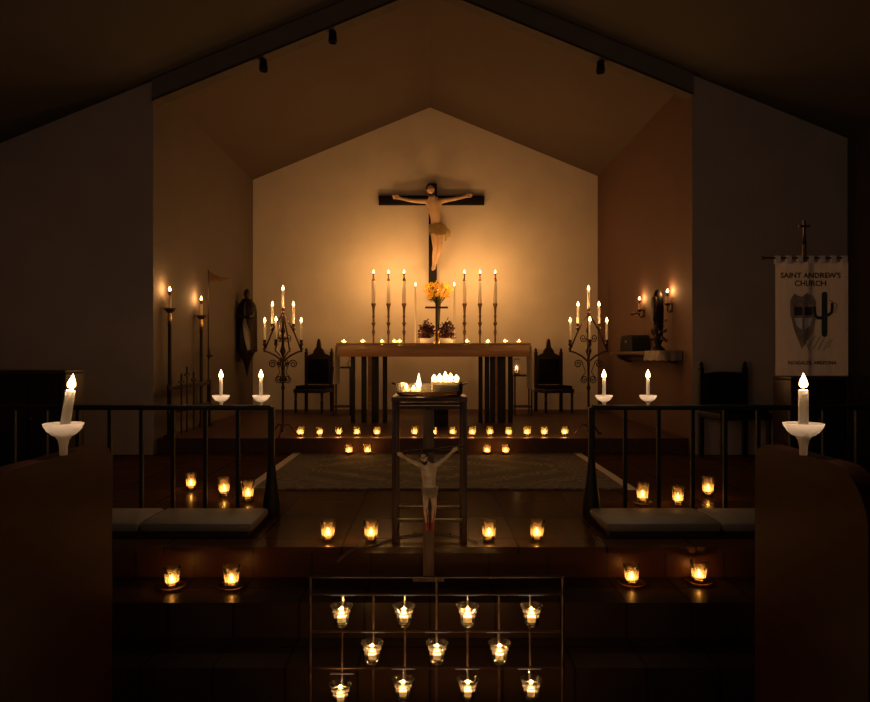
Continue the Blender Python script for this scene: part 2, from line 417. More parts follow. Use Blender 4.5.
for px, py, s, lab, sl in ((172, 588, .95, 'lit votive on a saucer on the dark step, nearest the left pew', 'amber saucer on the dark step nearest the left pew'),
                (231.5, 588, 1, 'lit votive on a saucer on the dark step below the left kneeler end', 'amber saucer on the dark step below the left rail end'),
                (631.5, 585, .95, 'lit votive on a saucer on the dark step below the right rail end', 'amber saucer on the dark step below the right rail end'),
                (699, 583, 1, 'lit votive on a saucer on the dark step, nearest the right pew', 'amber saucer on the dark step nearest the right pew')):
    p = onfloor(px, py, STEP)
    saucer(sl, p); copy_tree(V0, p + Vector((0, 0, .006)), lab, random.random()*6, (s, s, s), 'votives on saucers on the dark step')

# ------------------------------------------------------------------ altar
AF, AB = 8.25, 9.15
ax0, ax1 = X(337, AF), X(530, AF); axc = (ax0+ax1)/2
atop = Z(343, AF) - ALT; abot = Z(356.7, AF) - ALT
t = thing('altar', 'long oak altar table on black slatted pedestals under the crucifix', 'altar', (axc, (AF+AB)/2, ALT))
hy = (AB-AF)/2
MB().box((0, 0, (atop+abot)/2 - .012), (ax1-ax0, 2*hy, atop-abot-.024), bev=.004).build('tabletop', 'oak', t)
MB().box((0, 0, atop-.012), (ax1-ax0+.02, 2*hy+.02, .024), bev=.005).build('top_moulding', 'oak', t)
for grp in (((353, 4), (364, 5), (375.3, 7), (385, 4.5)), ((480.5, 4), (487, 4.5), (492.5, 5), (501.5, 8), (510.3, 4.5))):
    for px, w in grp:
        for yy in (-hy+.1,):
            wx = w*AF/F
            MB().box((X(px, AF+.1)-axc, yy, abot/2), (wx, .06, abot), bev=.003).build('slat', 'ebony', t)
for px, lab, w in ((341.5, 'left', .05), (525.5, 'right', .05)):
    tt = thing('linen_cloth', f'narrow white linen hanging off the {lab} end of the altar', 'cloth', (X(px, 9.0), 8.75, 0), group='linen ends on the altar')
    m = MB(); s = -1 if lab == 'left' else 1; n = 14
    x_out = (ax0-.012 if s < 0 else ax1+.012)
    za, zb = ALT+atop-.03, Z(383 if s < 0 else 388, 8.7)
    tt.location = (x_out, 8.50, zb)
    poly = []
    rows = []
    for k in range(9):
        z = zb + (za-zb)*k/8; row = []
        for j in range(n+1):
            y = -.22 + .44*j/n; fl = (1-k/8)
            row.append(m.b.verts.new((s*(.012 + .02*fl + .018*fl*math.sin(j*1.7)), y, z-zb)))
        rows.append(row)
    for A, B in zip(rows, rows[1:]):
        for j in range(n): m.b.faces.new((A[j], A[j+1], B[j+1], B[j]))
    r = bmesh.ops.solidify(m.b, geom=m.b.faces[:], thickness=.004)
    m.build('drape', 'cloth', tt)

# altar top tealights
T0 = None
AT = ALT + atop
altx = [(344, 'beside the left end of the altar top, farthest out'), (363, 'on the altar front edge below the left tall candlesticks, outermost'), (382, 'on the altar top between the left and middle tall candlesticks'),
        (394.5, 'on the altar top, left one of the touching pair'), (399.5, 'on the altar top, right one of the touching pair'),
        (467, 'on the altar top right of the planters, nearest them'), (488, 'on the altar top before the right tall candlesticks'), (505, 'on the altar top past the right tall candlesticks'), (519, 'at the right end of the altar top')]
for i, (px, lab) in enumerate(altx):
    D = 8.45 if i != 4 else 8.40
    loc = (X(px, D), D, AT)
    if T0 is None:
        T0 = thing('tealight', 'small lit tealight ' + lab, 'tealight', loc, group='tealights on the altar top')
        MB().lathe([(0, .001), (.024, .001), (.028, .03), (.0265, .03), (.023, .006), (0, .006)], n=18).build('glass_cup', 'glass', T0)
        MB().lathe([(0, .006), (.022, .007), (.0245, .018), (0, .018)], n=16).build('wax', 'wax', T0)
        flame_mb(MB(), .02, .016, .032).build('flame', 'flame', T0)
        lamp(T0, .034, PW['altar'], FLAMECOL, .01)
    else: copy_tree(T0, loc, 'small lit tealight ' + lab)

# retable shelf behind altar carrying six tall candlesticks
GD = 9.75
gz = Z(350, GD)
t = thing('retable_shelf', 'plain oak shelf behind the altar carrying the tall candlesticks', 'shelf', (axc, GD, ALT))
MB().box((0, 0, gz-ALT-.02), (2.2, .26, .04), bev=.004).build('board', 'oak', t)
for s in (-1, 1): MB().box((s*.9, .02, (gz-ALT-.04)/2), (.06, .2, gz-ALT-.04)).build('leg', 'oak', t)
names6 = ['outermost of the left three', 'middle of the left three', 'innermost of the left three', 'innermost of the right three', 'middle of the right three', 'outermost of the right three']
S0 = C0 = None
for px, nm in zip((373.5, 388.5, 404, 464.5, 480, 495.2), names6):
    loc = (X(px, GD), GD, gz)
    hz = Z(303.5, GD) - gz
    if S0 is None:
        S0 = thing('altar_candlestick', 'tall ornate bronze candlestick behind the altar, ' + nm, 'candlestick', loc, group='tall candlesticks behind the altar')
        MB().lathe([(0, 0), (.06, 0), (.06, .015), (.03, .03), (.014, .05)], n=16).build('base', 'dbrass', S0)
        pr = [(.014, .05), (.012, hz*.3), (.020, hz*.36), (.024, hz*.40), (.014, hz*.43), (.013, hz*.5), (.022, hz*.55), (.030, hz*.57), (.03, hz*.585), (.016, hz*.60), (.014, hz*.68), (.021, hz*.72), (.014, hz*.76), (.018, hz*.88), (.022, hz*.93)]
        MB().lathe(pr, n=14).build('stem', 'dbrass', S0)
        MB().lathe([(.020, hz*.93), (.032, hz*.96), (.034, hz), (.022, hz), (0, hz-.004)], n=16).build('drip_cup', 'dbrass', S0)
        C0 = taper('tall pale candle in its bronze stand behind the altar, ' + nm, loc + Vector((0, 0, hz)) if isinstance(loc, Vector) else (loc[0], loc[1], loc[2]+hz), Z(280.5, GD)-Z(303.5, GD), .027, PW['tall'], 'wax', name='altar_candle', group='tall pale altar candles', tip=(.011, .10), fw=.024, fh=.05)
    else:
        copy_tree(S0, loc, 'tall ornate bronze candlestick behind the altar, ' + nm)
        copy_tree(C0, (loc[0], loc[1], loc[2]+hz), 'tall pale candle in its bronze stand behind the altar, ' + nm)

# slim candles beside the planters
for px, nm in ((415.5, 'left'), (454.3, 'right')):
    D = 8.9; h = Z(286, D) - AT
    taper(f'slim white candle standing {nm} of the planters on the altar', (X(px, D), D, AT), h, .011, PW['altar'], name='slim_candle', group='slim white candles on the altar', fw=.022, fh=.045)

# planters with dark red foliage
def leaf(m, p, d, L, W):
    d = d.normalized(); s = d.cross(Vector((random.uniform(-1, 1), random.uniform(-1, 1), random.uniform(-1, 1)))).normalized(); n = d.cross(s)
    a = m.b.verts.new(p); c1 = m.b.verts.new(p + d*L*.45 + s*W + n*W*.3); c2 = m.b.verts.new(p + d*L*.45 - s*W + n*W*.3); b = m.b.verts.new(p + d*L); q = m.b.verts.new(p + d*L*.5)
    m.b.faces.new((a, c1, q)); m.b.faces.new((a, q, c2)); m.b.faces.new((c1, b, q)); m.b.faces.new((q, b, c2))
for px, nm in ((426.7, 'left'), (446.5, 'right')):
    D = 8.68
    t = thing('potted_plant', f'dark red leafy plant in a white box, {nm} of the altar cross', 'plant', (X(px, D), D, AT), group='dark red plants on the altar')
    MB().box((0, 0, .035), (.165, .10, .07), bev=.006).build('planter', 'white', t)
    m = MB()
    for k in range(420):
        p = Vector((random.gauss(0, .05), random.gauss(0, .03), .06 + abs(random.gauss(.09, .075))))
        
        if abs(p.x) > .095 or p.z > .30 - abs(p.x): continue
        leaf(m, p, Vector((p.x*6+random.gauss(0, .5), random.gauss(0, .6), random.uniform(-.2, 1))), random.uniform(.03, .055), random.uniform(.010, .017))
    for k in range(9):
        m.tube([(random.uniform(-.04, .04), 0, .06), (random.uniform(-.07, .07), random.uniform(-.03, .03), random.uniform(.15, .27))], .0025, 5)
    m.build('foliage', 'leaf', t, False)

# altar cross
D = 8.6; c = P(436.5, 342, D)
t = thing('altar_cross', 'dark standing cross between the two red plants on the altar', 'cross', (c.x, D, AT))
hx = Z(297, D) - AT
MB().lathe([(0, 0), (.05, 0), (.05, .012), (.02, .03), (0, .03)], n=16).build('base', 'brass', t)
MB().box((0, 0, .03+(hx-.03)/2), (.028, .018, hx-.03), bev=.003).build('upright', 'wood', t)
MB().box((0, 0, Z(307.5, D)-AT), (.29, .019, .026), bev=.003).build('crossbar', 'wood', t)
# golden bouquet
D = 9.02
t = thing('flower_bouquet', 'golden yellow flower bouquet raised above the dark altar cross', 'flowers', (X(438, D), D, AT))
MB().lathe([(0, 0), (.035, 0), (.04, .05), (.025, .12), (.03, .17), (.026, .17), (.02, .12), (0, .02)], n=16).build('vase', 'brass', t)
m = MB(); bl = []
zc = Z(290, D) - AT
for k in range(24):
    a = k*2.4; rr = .02 + .135*math.sqrt(k/24)
    bl.append(Vector((rr*math.cos(a)*1.2, rr*.5*math.sin(a*1.3), zc + rr*.75*math.sin(a) - .01)))
for b in bl: m.tube([(b.x*.05, 0, .12), (b.x*.2, b.y*.2, zc*.75), b], .004, 5)
m.build('stems', 'stem', t)
for b in bl:
    m = MB()
    for q in range(9):
        a = 2*PI*q/9; d = Vector((math.cos(a), -.55, math.sin(a)))
        leaf(m, b + d*.004, d, .046, .013)
    m.ball(b + Vector((0, -.01, 0)), (.012, .01, .012), 8)
    m.build('blossom', 'gold', t, False)

# ------------------------------------------------------------------ carved figures
def figure(parent, J, s, skin, loin, crown=True, blood=False, knot=True):
    """one continuous body grown on a skeleton, facing -Y; J are joints in metres local to parent"""
    V = [] ; E = []; R = []
    idx = {}
    def add(n, p, r, par=None):
        idx[n] = len(V); V.append(Vector(p)); R.append((r*s, r*s) if not isinstance(r, tuple) else (r[0]*s, r[1]*s))
        if par is not None: E.append((idx[par], idx[n]))
    add('pelvis', J['pelvis'], .125)
    add('waist', J['waist'], .105, 'pelvis'); add('chest', J['chest'], .135, 'waist')
    add('neck', (Vector(J['chest'])*.35 + Vector(J['head'])*.65), .052, 'chest'); add('skull', J['head'], .06, 'neck')
    for q in 'LR':
        sg = -1 if q == 'L' else 1
        S, Eb, W = (Vector(J[k+q]) for k in ('shoulder', 'elbow', 'wrist'))
        add('s'+q, S, .062, 'chest'); add('ua'+q, S.lerp(Eb, .5), .052, 's'+q); add('e'+q, Eb, .041, 'ua'+q)
        add('fa'+q, Eb.lerp(W, .4), .043, 'e'+q); add('w'+q, W, .028, 'fa'+q)
        d = (W-Eb).normalized(); pl = W + d*.075*s; add('p'+q, pl, .034, 'w'+q)
        up = Vector((0, 0, 1)) - d*d.z; up.normalize()
        for f, (o, L) in enumerate(((.030, .075), (.010, .088), (-.010, .082), (-.028, .062))):
            b = pl + d*.03*s + up*o*s
            add(f'f{q}{f}a', b, .011, 'p'+q); add(f'f{q}{f}b', b + (d*.6*L + Vector((0, -.25*L, 0)))*s, .0095, f'f{q}{f}a'); add(f'f{q}{f}c', b + (d*.75*L + Vector((0, -.7*L, 0)))*s, .008, f'f{q}{f}b')
        add(f't{q}a', pl + (up*.042 - d*.015 + Vector((0, -.02, 0)))*s, .013, 'w'+q); add(f't{q}b', pl + (up*.055 + d*.035 + Vector((0, -.04, 0)))*s, .010, f't{q}a')
        H, K, A, T = (Vector(J[k+q]) for k in ('hip', 'knee', 'ankle', 'toe'))
        add('h'+q, H, .092, 'pelvis'); add('th'+q, H.lerp(K, .5), .074, 'h'+q); add('k'+q, K, .054, 'th'+q)
        add('c'+q, K.lerp(A, .35) + Vector((0, .015*s, 0)), .056, 'k'+q); add('a'+q, A, .033, 'c'+q)
        add('to'+q, A.lerp(T, .6), .036, 'a'+q); add('tt'+q, T, .024, 'to'+q)
    me = bpy.data.meshes.new('b'); me.from_pydata(V, E, []); me.update()
    tmp = bpy.data.objects.new('b', me); COL.objects.link(tmp)
    tmp.modifiers.new('s', 'SKIN')
    if not me.skin_vertices: 
        bpy.context.view_layer.objects.active = tmp
    lay = me.skin_vertices[0].data
    for i, r in enumerate(R): lay[i].radius = r; lay[i].use_root = (i == 0)
    sb = tmp.modifiers.new('u', 'SUBSURF'); sb.levels = sb.render_levels = 2
    dg = bpy.context.evaluated_depsgraph_get(); dg.update()
    out = bpy.data.meshes.new_from_object(tmp.evaluated_get(dg))
    bpy.data.objects.remove(tmp)
    m = MB(); m.b.from_mesh(out); bpy.data.meshes.remove(out)
    # head with brow, nose, chin and ears
    hd = Vector(J['head']); ht = bmesh.ops.create_uvsphere(m.b, u_segments=24, v_segments=18, radius=1)['verts']
    tilt = Matrix.Rotation(J.get('tilt', 0), 3, 'Y') @ Matrix.Rotation(J.get('nod', .2), 3, 'X')
    for v in ht:
        x, y, z = v.co
        w = .078 * (1 - .28*max(0, -z)); dp = .098 if y > 0 else .088
        nx, ny, nz = x*w, y*dp, z*.118
        if y < -.4:
            ny -= .028*math.exp(-(x/.16)**2 - ((z+.12)/.22)**2)             # nose
            ny += .016*(math.exp(-((x-.38)/.2)**2 - ((z-.08)/.13)**2) + math.exp(-((x+.38)/.2)**2 - ((z-.08)/.13)**2))   # eye sockets
            ny -= .008*math.exp(-(x/.3)**2 - ((z+.52)/.09)**2)             # lips
        if abs(x) > .9 and abs(z+.02) < .25 and abs(y) < .4: nx *= 1.12     # ears
        v.co = hd + tilt @ Vector((nx, ny, nz)) * s
    body = m.build('figure_body', skin, parent, angle=80)
    def hp(x, y, z): return hd + tilt @ Vector((x, y, z)) * s
    # hair and beard
    m = MB()
    hv = bmesh.ops.create_uvsphere(m.b, u_segments=20, v_segments=14, radius=1)['verts']
    for v in hv:
        x, y, z = v.co
        yy = y*.112 if y > 0 else y*.07
        n = .006*noise.noise(Vector((x, y, z))*5)
        v.co = hp(x*(.092+n), yy + .012, z*.12 + .018 - (.10 if z < -.2 and y > -.2 else 0)*min(1, -z))
    for q in range(9):
        a = -.9 + 1.8*q/8
        m.tube([hp(.066*math.sin(a), -.066*math.cos(a), -.065), hp(.058*math.sin(a), -.085*math.cos(a), -.10), hp(.03*math.sin(a), -.075*math.cos(a), -.15)], [.013*s, .015*s, .004*s], 6)
    m.build('hair', 'hair', body)
    if crown:
        m = MB()
        for q in range(3):
            m.tube([hp(.095*math.cos(a), .005+.108*math.sin(a), .055 + .012*math.sin(3*a+q*2)) for a in [2*PI*k/24 for k in range(25)]], .0035*s, 5)
        for k in range(14):
            a = 2*PI*k/14; m.tube([hp(.095*math.cos(a), .005+.108*math.sin(a), .055), hp(.125*math.cos(a), .005+.14*math.sin(a), .055+.03*math.sin(k*2.1))], [.004*s, .001*s], 4)
        m.build('thorn_crown', 'bark', body)
    # loincloth
    m = MB(); pv = Vector(J['pelvis']); hL, hR = Vector(J['hipL']), Vector(J['hipR']); kc = (Vector(J['kneeL'])+Vector(J['kneeR']))/2
    ax = (kc-pv); rows = []
    for k in range(8):
        u = -.28 + .82*k/7; c = pv + ax*u*.62; rg = []
        for j in range(36):
            a = 2*PI*j/36; fold = 1 + .05*math.sin(7*a + k*.8) + .03*math.sin(13*a - k*.5)
            rx = (.172 + .012*math.sin(k*.9))*s*fold; ry = (.142 + .01*k/7)*s*fold
            rg.append(m.b.verts.new(c + Vector((rx*math.cos(a), ry*math.sin(a), .03*s*math.sin(a*2+1)*(k/7)))))
        rows.append(rg)
    for A, B in zip(rows, rows[1:]):
        for j in range(36): m.b.faces.new((A[j], A[(j+1) % 36], B[(j+1) % 36], B[j]))
    bmesh.ops.solidify(m.b, geom=m.b.faces[:], thickness=.012*s)
    sd = pv + Vector((.17*s, -.03*s, .02*s))
    for q in range(4 if knot else 0):
        m.tube([sd, sd + Vector(((.03+.02*q)*s, -.02*s, -.10*s)), sd + Vector(((.0+.025*q)*s, -.02*s, -.30*s+.03*q*s))], [.022*s, .03*s, .016*s], 7)
    m.build('loincloth', loin, body)
    if blood:
        m = MB()
        for q in 'LR':
            A, T = Vector(J['ankle'+q]), Vector(J['toe'+q])
            m.tube([A + Vector((0, -.01*s, .02*s)), A + Vector((0, -.012*s, -.02*s)), A.lerp(T, .5) + Vector((0, -.008*s, 0)), T], [.026*s, .039*s, .042*s, .028*s], 10)
            K = Vector(J['knee'+q]); m.tube([A.lerp(K, .9) + Vector((.015*s, -.05*s, 0)), A.lerp(K, .5) + Vector((.02*s, -.038*s, 0)), A + Vector((.008*s, -.035*s, 0))], [.004*s, .012*s, .016*s], 6)
        m.build('foot_wounds', 'blood', body)
    return body

# wall crucifix: parent at centre of the beam
D = 10.33
c = P(431.5, 200, D)
wc = thing('wall_crucifix', 'large black wooden crucifix with a carved figure on the back wall', 'crucifix', (c.x, D, c.z))
k = D/F
MB().box((0.02, .045, -.63), (.125, .05, 1.78), bev=.004).build('upright', 'cross', wc)
MB().box((0, .040, 0), (106*k, .055, 9*k), bev=.004).build('beam', 'cross', wc)
def L(px, py, y): return ((px-431.5)*k, y, (200-py)*k)
J = dict(pelvis=L(437, 229, -.07), waist=L(435.3, 218, -.08), chest=L(434, 207.5, -.085), head=L(430.6, 192.5, -.15), tilt=-.22, nod=.35,
         shoulderL=L(427.6, 202.6, -.075), elbowL=L(412.5, 201.6, -.055), wristL=L(400, 198.6, -.02),
         shoulderR=L(440.2, 202.2, -.075), elbowR=L(453.5, 199.8, -.055), wristR=L(464.5, 197.2, -.02),
         hipL=L(434.4, 233, -.065), hipR=L(440.2, 233, -.065), kneeL=L(435.2, 249.5, -.12), kneeR=L(439.6, 249.5, -.13),
         ankleL=L(433.6, 266, -.045), ankleR=L(434.8, 265, -.085), toeL=L(432.6, 271.5, -.085), toeR=L(433.8, 271, -.125))
figure(wc, J, .72, 'skin', 'loin')

# ------------------------------------------------------------------ candelabra
def candelabrum(px, lab, first=[None]):
    D = 6.95; loc = (X(px, D), D, ALT); q = D/F
    def z(y): return (.82 + (VY-y)*q)
    if first[0] is not None: return copy_tree(first[0], loc, lab)
    t = thing('candelabrum', lab, 'candelabrum', loc, group='tall iron candelabra beside the altar'); first[0] = t
    MB().lathe([(.02, .04), (.013, .07), (.012, z(390)), (.022, z(388)), (.012, z(385)), (.014, z(356)), (.034, z(351)), (.016, z(346)), (.014, z(334)), (.028, z(331)), (.013, z(327)), (.012, z(318)), (.018, z(315)), (.012, z(313))], n=12).build('pole', 'iron2', t)
    for i in range(3):
        a = 2*PI*i/3 + .52; d = Vector((math.cos(a), math.sin(a), 0))
        MB().tube([d*.01+Vector((0, 0, .10)), d*.06+Vector((0, 0, .12)), d*.11+Vector((0, 0, .06)), d*.15+Vector((0, 0, .012)), d*.17+Vector((0, 0, .010)), d*.172+Vector((0, 0, .026))], .009).build('foot', 'iron2', t)
    dirs = [(-1, 0), (1, 0), (-.16, -.98), (.16, .98)]
    for dx, dy in dirs:
        d = Vector((dx, dy, 0)); e = .188
        pts = [Vector((0, 0, z(362))), d*.07+Vector((0, 0, z(356))), d*.14+Vector((0, 0, z(352.5))), d*e+Vector((0, 0, z(351))), d*(e+.012)+Vector((0, 0, z(348)))]
        MB().tube(pts, .0095).build('arm', 'iron2', t)
        MB().tube([d*.195+Vector((0, 0, z(352))), d*.15+Vector((0, 0, z(341))), d*.108+Vector((0, 0, z(331))), d*.05+Vector((0, 0, z(321))), d*.01+Vector((0, 0, z(315)))], .0085).build('brace', 'iron2', t)
        # scrolls
        sp = []
        for i in range(26):
            a = i*.42; r = .045*(1-i/30)
            sp.append(d*(.105 + r*math.cos(a+PI)) + Vector((0, 0, z(364) - r*math.sin(a+PI))))
        sp2 = []
        for i in range(26):
            a = i*.42; r = .034*(1-i/30)
            sp2.append(d*(.045 + r*math.cos(a)) + Vector((0, 0, z(379) - r*math.sin(a)*1.3)))
        sp3 = []
        for i in range(24):
            a = i*.42; r = .036*(1-i/28)
            sp3.append(d*(.055 + r*math.cos(a+PI)) + Vector((0, 0, z(338) + r*math.sin(a+PI)*1.2)))
        MB().tube(sp, .0062, 6).tube(sp2, .0056, 6).tube(sp3, .0056, 6).tube([sp[0], d*.03+Vector((0, 0, z(372))), sp2[0]], .0045, 6).build('scroll', 'iron2', t)
    def cup(x, y, zz): MB().lathe([(0, zz-.085), (.008, zz-.08), (.012, zz-.06), (.024, zz-.045), (.016, zz-.035), (.017, zz-.002), (.020, zz+.002), (.0145, zz+.002), (.013, zz-.012), (0, zz-.012)], (x, y, 0), 14).build('candle_cup', 'iron2', t)
    for dx, dy in dirs[:3]: cup(dx*.188, dy*.188, z(340))
    for s in (-1, 1): cup(s*.108, 0, z(324))
    cup(0, 0, z(308.5))
    return t
def hang_candles(px, side):
    D = 6.95; q = D/F; loc = Vector((X(px, D), D, ALT))
    def z(y): return (.82 + (VY-y)*q)
    g = f'candles in the {side} candelabrum'
    for dx, dy, yb, yt, lab in ((0, 0, 308.5, 290.5, f'lit white taper at the top of the {side} candelabrum'),
                           (-.108, 0, 324, 306.5, f'lit white taper in the middle tier of the {side} candelabrum, left one'),
                           (.108, 0, 324, 306.5, f'lit white taper in the middle tier of the {side} candelabrum, right one'),
                           (-.188, 0, 340, 322.5, f'lit white taper in the lowest tier of the {side} candelabrum, left end'),
                           (-.16*.188, -.98*.188, 340, 322.5, f'lit white taper in the lowest tier of the {side} candelabrum, on the front arm'),
                           (.188, 0, 340, 322.5, f'lit white taper in the lowest tier of the {side} candelabrum, right end')):
        taper(lab, loc + Vector((dx, dy, z(yb)-.011)), z(yt)-z(yb)+.011, .0125, PW['taper'], 'wax', fw=.026, fh=.05, group=g)
candelabrum(283, 'dark wrought iron candelabrum standing left of the altar, beside the throne chair'); hang_candles(283, 'left')
candelabrum(588.5, 'dark wrought iron candelabrum standing right of the altar, before the wall shelf'); hang_candles(588.5, 'right')

# ------------------------------------------------------------------ throne chairs
def chair(name, lab, loc, rz, W, H, seat_z, post_z, woodm, group=None, crest=True):
    t = thing(name, lab, 'chair', loc, rz, group)
    d = .42; hw = W/2
    for s in (-1, 1):
        MB().lathe([(0, 0), (.018, 0), (.022, seat_z*.5), (.017, seat_z*.6), (.024, seat_z)], (s*(hw-.02), -d/2+.02, 0), 10).build('leg', woodm, t)
        MB().span((s*(hw-.02)-.02, d/2-.04, 0), (s*(hw-.02)+.02, d/2, post_z-.08)).lathe([(.024, post_z-.08), (.030, post_z-.07), (.016, post_z-.05), (.022, post_z-.03), (.004, post_z), (0, post_z)], (s*(hw-.02), d/2-.02, 0), 10).build('back_post', woodm, t)
    MB().box((0, 0, seat_z), (W+.02, d, .06), bev=.01).build('seat_frame', woodm, t)
    MB().box((0, -.01, seat_z+.05), (W-.02, d-.05, .05), bev=.018).build('seat_cushion', 'black', t)
    MB().box((0, d/2-.02, (seat_z+.08+post_z-.12)/2), (W-.06, .03, post_z-.2-seat_z), bev=.004).build('back_panel', woodm, t)
    MB().box((0, d/2-.05, (seat_z+.12+post_z-.16)/2), (W-.12, .035, post_z-.28-seat_z), bev=.012).build('back_cushion', 'black', t)
    pt = post_z - .14
    if crest:
        poly = [(-hw+.03, pt), (-hw+.06, pt+.03), (-.09, pt+.06), (-.07, pt+.11), (-.035, pt+.15), (-.02, H-.03), (0, H), (.02, H-.03), (.035, pt+.15), (.07, pt+.11), (.09, pt+.06), (hw-.06, pt+.03), (hw-.03, pt)]
    else:
        poly = [(-hw+.03, pt-.02)] + [(-(hw-.03)*math.cos(a), pt - .0 + (H-pt)*math.sin(a)**.8) for a in [PI*k/14 for k in range(15)]] + [(hw-.03, pt-.02)]
    MB().prism(poly, d/2-.04, d/2, ).build('crest', woodm, t, False)
    return t
chair('throne_chair', 'dark pointed-back throne chair against the back wall, left of the altar', (X(314.5, 9.9), 9.85, ALT), math.radians(-13), .44, 1.08, .32, .94, 'dark', 'throne chairs flanking the altar')
chair('throne_chair', 'dark pointed-back throne chair against the back wall, right of the altar', (X(553, 9.9), 9.85, ALT), math.radians(13), .44, 1.08, .32, .94, 'dark', 'throne chairs flanking the altar')
chair('side_chair', 'dark round-backed wooden chair behind the right rail by the banner', (X(734, 6.3), 6.3, MID), math.radians(6), .48, .82, .42, .92, 'ebony', crest=False)

# credence tables
def credence(px, lab, ztop, w):
    D = 9.45; t = thing('side_table', lab, 'side table', (X(px, D), D, ALT), group='small side tables behind the altar')
    MB().box((0, 0, ztop), (w, .3, .025), bev=.003).build('table_top', 'dark', t)
    for sx in (-1, 1):
        for sy in (-1, 1): MB().box((sx*(w/2-.015), sy*.13, ztop/2), (.02, .02, ztop)).build('leg', 'dark', t)
    MB().box((0, 0, .12), (w-.03, .26, .02)).build('shelf', 'dark', t)
    return t
credence(343, 'small dark table behind the left end of the altar', .66, .26)
tb = credence(522, 'small dark table behind the right end of the altar', .55, .26)
for px, nm in ((336, 'left'), (349.5, 'right')):
    D = 9.4; t = thing('glass_cruet', f'small glass cruet on the left side table, {nm} one', 'cruet', (X(px, D), D, ALT+.6735), group='cruets on the side table')
    MB().lathe([(0, 0), (.025, 0), (.03, .04), (.022, .07), (.009, .09), (.008, .12), (.014, .13), (0, .13)], n=14).build('bottle', 'cleargl', t)
    MB().ball((0, 0, .143), (.011, .011, .014), 10).build('stopper', 'chrome', t)
D = 9.4; t = thing('glass_lantern', 'small square glass candle lantern seen through the right altar slats', 'lantern', (X(516.5, D), D, ALT+.5635))
MB().box((0, 0, .01), (.08, .08, .02), bev=.003).build('base', 'dbrass', t)
for sx, sy in ((1, 0), (-1, 0), (0, 1), (0, -1)): MB().box((sx*.036, sy*.036, .115), (.003 if sx else .07, .003 if sy else .07, .19)).build('pane', 'cleargl', t)
MB().box((0, 0, .215), (.08, .08, .012), bev=.003).build('lid', 'dbrass', t)
MB().lathe([(0, .02), (.027, .02), (.027, .075), (0, .075)], n=16).build('wax', 'wax', t)
flame_mb(MB(), .078, .018, .04).build('flame', 'flame', t); lamp(t, .10, .25, FLAMECOL, .01)
# black box in front of the altar
t = thing('lidded_box', 'black lidded box on the platform before the altar, between dark table legs', 'box', (X(439.5, 7.9), 7.9, ALT))
MB().box((0, 0, .085), (.2, .2, .17), bev=.008).build('body', 'black', t)
MB().box((-.03, 0, .185), (.26, .23, .03), bev=.008).build('lid', 'black', t)

# ------------------------------------------------------------------ left wall: torches, rack, pennant, statue
TX = -2.645
def torch(D, fy, by, lab, clab):
    loc = Vector((TX, D, ALT)); zf = Z(fy, D) - ALT; zb = Z(by, D) - ALT
    t = thing('processional_torch', lab, 'torch', loc, group='tall processional torches by the left wall')
    MB().lathe([(0, 0), (.028, 0), (.03, .03), (.02, .06), (.018, zb-.18), (.024, zb-.17), (.018, zb-.15), (.018, zb-.12)], n=12).build('pole', 'dark', t)
    MB().lathe([(.018, zb-.125), (.02, zb-.12), (.024, zb-.09), (.018, zb-.05), (.02, zb-.04)], n=14).build('collar', 'brass', t)
    MB().lathe([(.012, zb-.045), (.03, zb-.035), (.058, zb), (.062, zb+.006), (.056, zb+.006), (.025, zb-.02), (0, zb-.022)], n=18).build('drip_bowl', 'dbrass', t)
    taper(clab, loc + Vector((0, 0, zb-.021)), zf-zb-.01, .016, PW['torch'], 'ivory', group='candles on the processional torches', fw=.028, fh=.05, name='torch_candle', tip=(.014, .035))
torch(6.88, 292, 309, 'tall dark processional torch at the corner of the left chancel wall', 'lit candle on the tall torch nearest the wall corner')
torch(7.83, 301, 316, 'tall dark processional torch beside the pennant pole', 'lit candle on the tall torch beside the pennant')
t = thing('pole_rack', 'dark wooden rack with small trefoil crosses holding the processional torches', 'rack', (TX+.055, 7.34, ALT))
for zz in (.505, .26): MB().box((0, 0, zz), (.025, 1.3, .045), bev=.004).build('rail', 'dark', t)
for yy in (-.6, .6):
    MB().box((0, yy, .27), (.04, .04, .54)).build('post', 'dark', t)
    MB().box((0, yy, .02), (.09, .10, .04), bev=.004).build('foot', 'dark', t)
for i, (D, yt) in enumerate(((6.96, 376), (7.12, 369), (7.32, 374))):
    zt = Z(yt, D) - ALT; y = D - 7.34
    m = MB().tube([(0.035, y, .02), (0.035, y, zt)], .009)
    m.box((.035, y, zt-.06), (.016, .09, .018)).box((.035, y, zt-.02), (.016, .018, .06))
    for dy, dz in ((.05, -.06), (-.05, -.06), (0, .012)): m.ball((.035, y+dy, zt+dz), (.012, .016, .016), 8)
    m.build('trefoil_cross', 'dark', t)
D = 8.02; t = thing('pennant_pole', 'thin pole with a dark triangular pennant by the left chancel wall', 'pennant', (TX+.02, D, ALT))
ztop = Z(271, D) - ALT
MB().lathe([(0, 0), (.03, 0), (.03, .015), (.008, .03), (.008, ztop-.01), (.012, ztop), (0, ztop+.02)], n=10).build('pole', 'dark', t)
m = MB(); q = D/F
m.prism([(0.006, ztop-.005), (22*q*.5, ztop-.075), (22*q, ztop-.085), (22*q*.5, ztop-.125), (0.006, ztop-.145)], -.003, .003)
m.build('flag', 'dbrass', t, False)
z0 = Z(355, D) - ALT
MB().ball((.012, -.01, z0), (.02, .02, .05), 10).ball((.012, -.01, z0+.06), (.011, .011, .016), 8).box((.02, -.01, z0-.01), (.07, .015, .018)).build('ornament', 'dark', t)

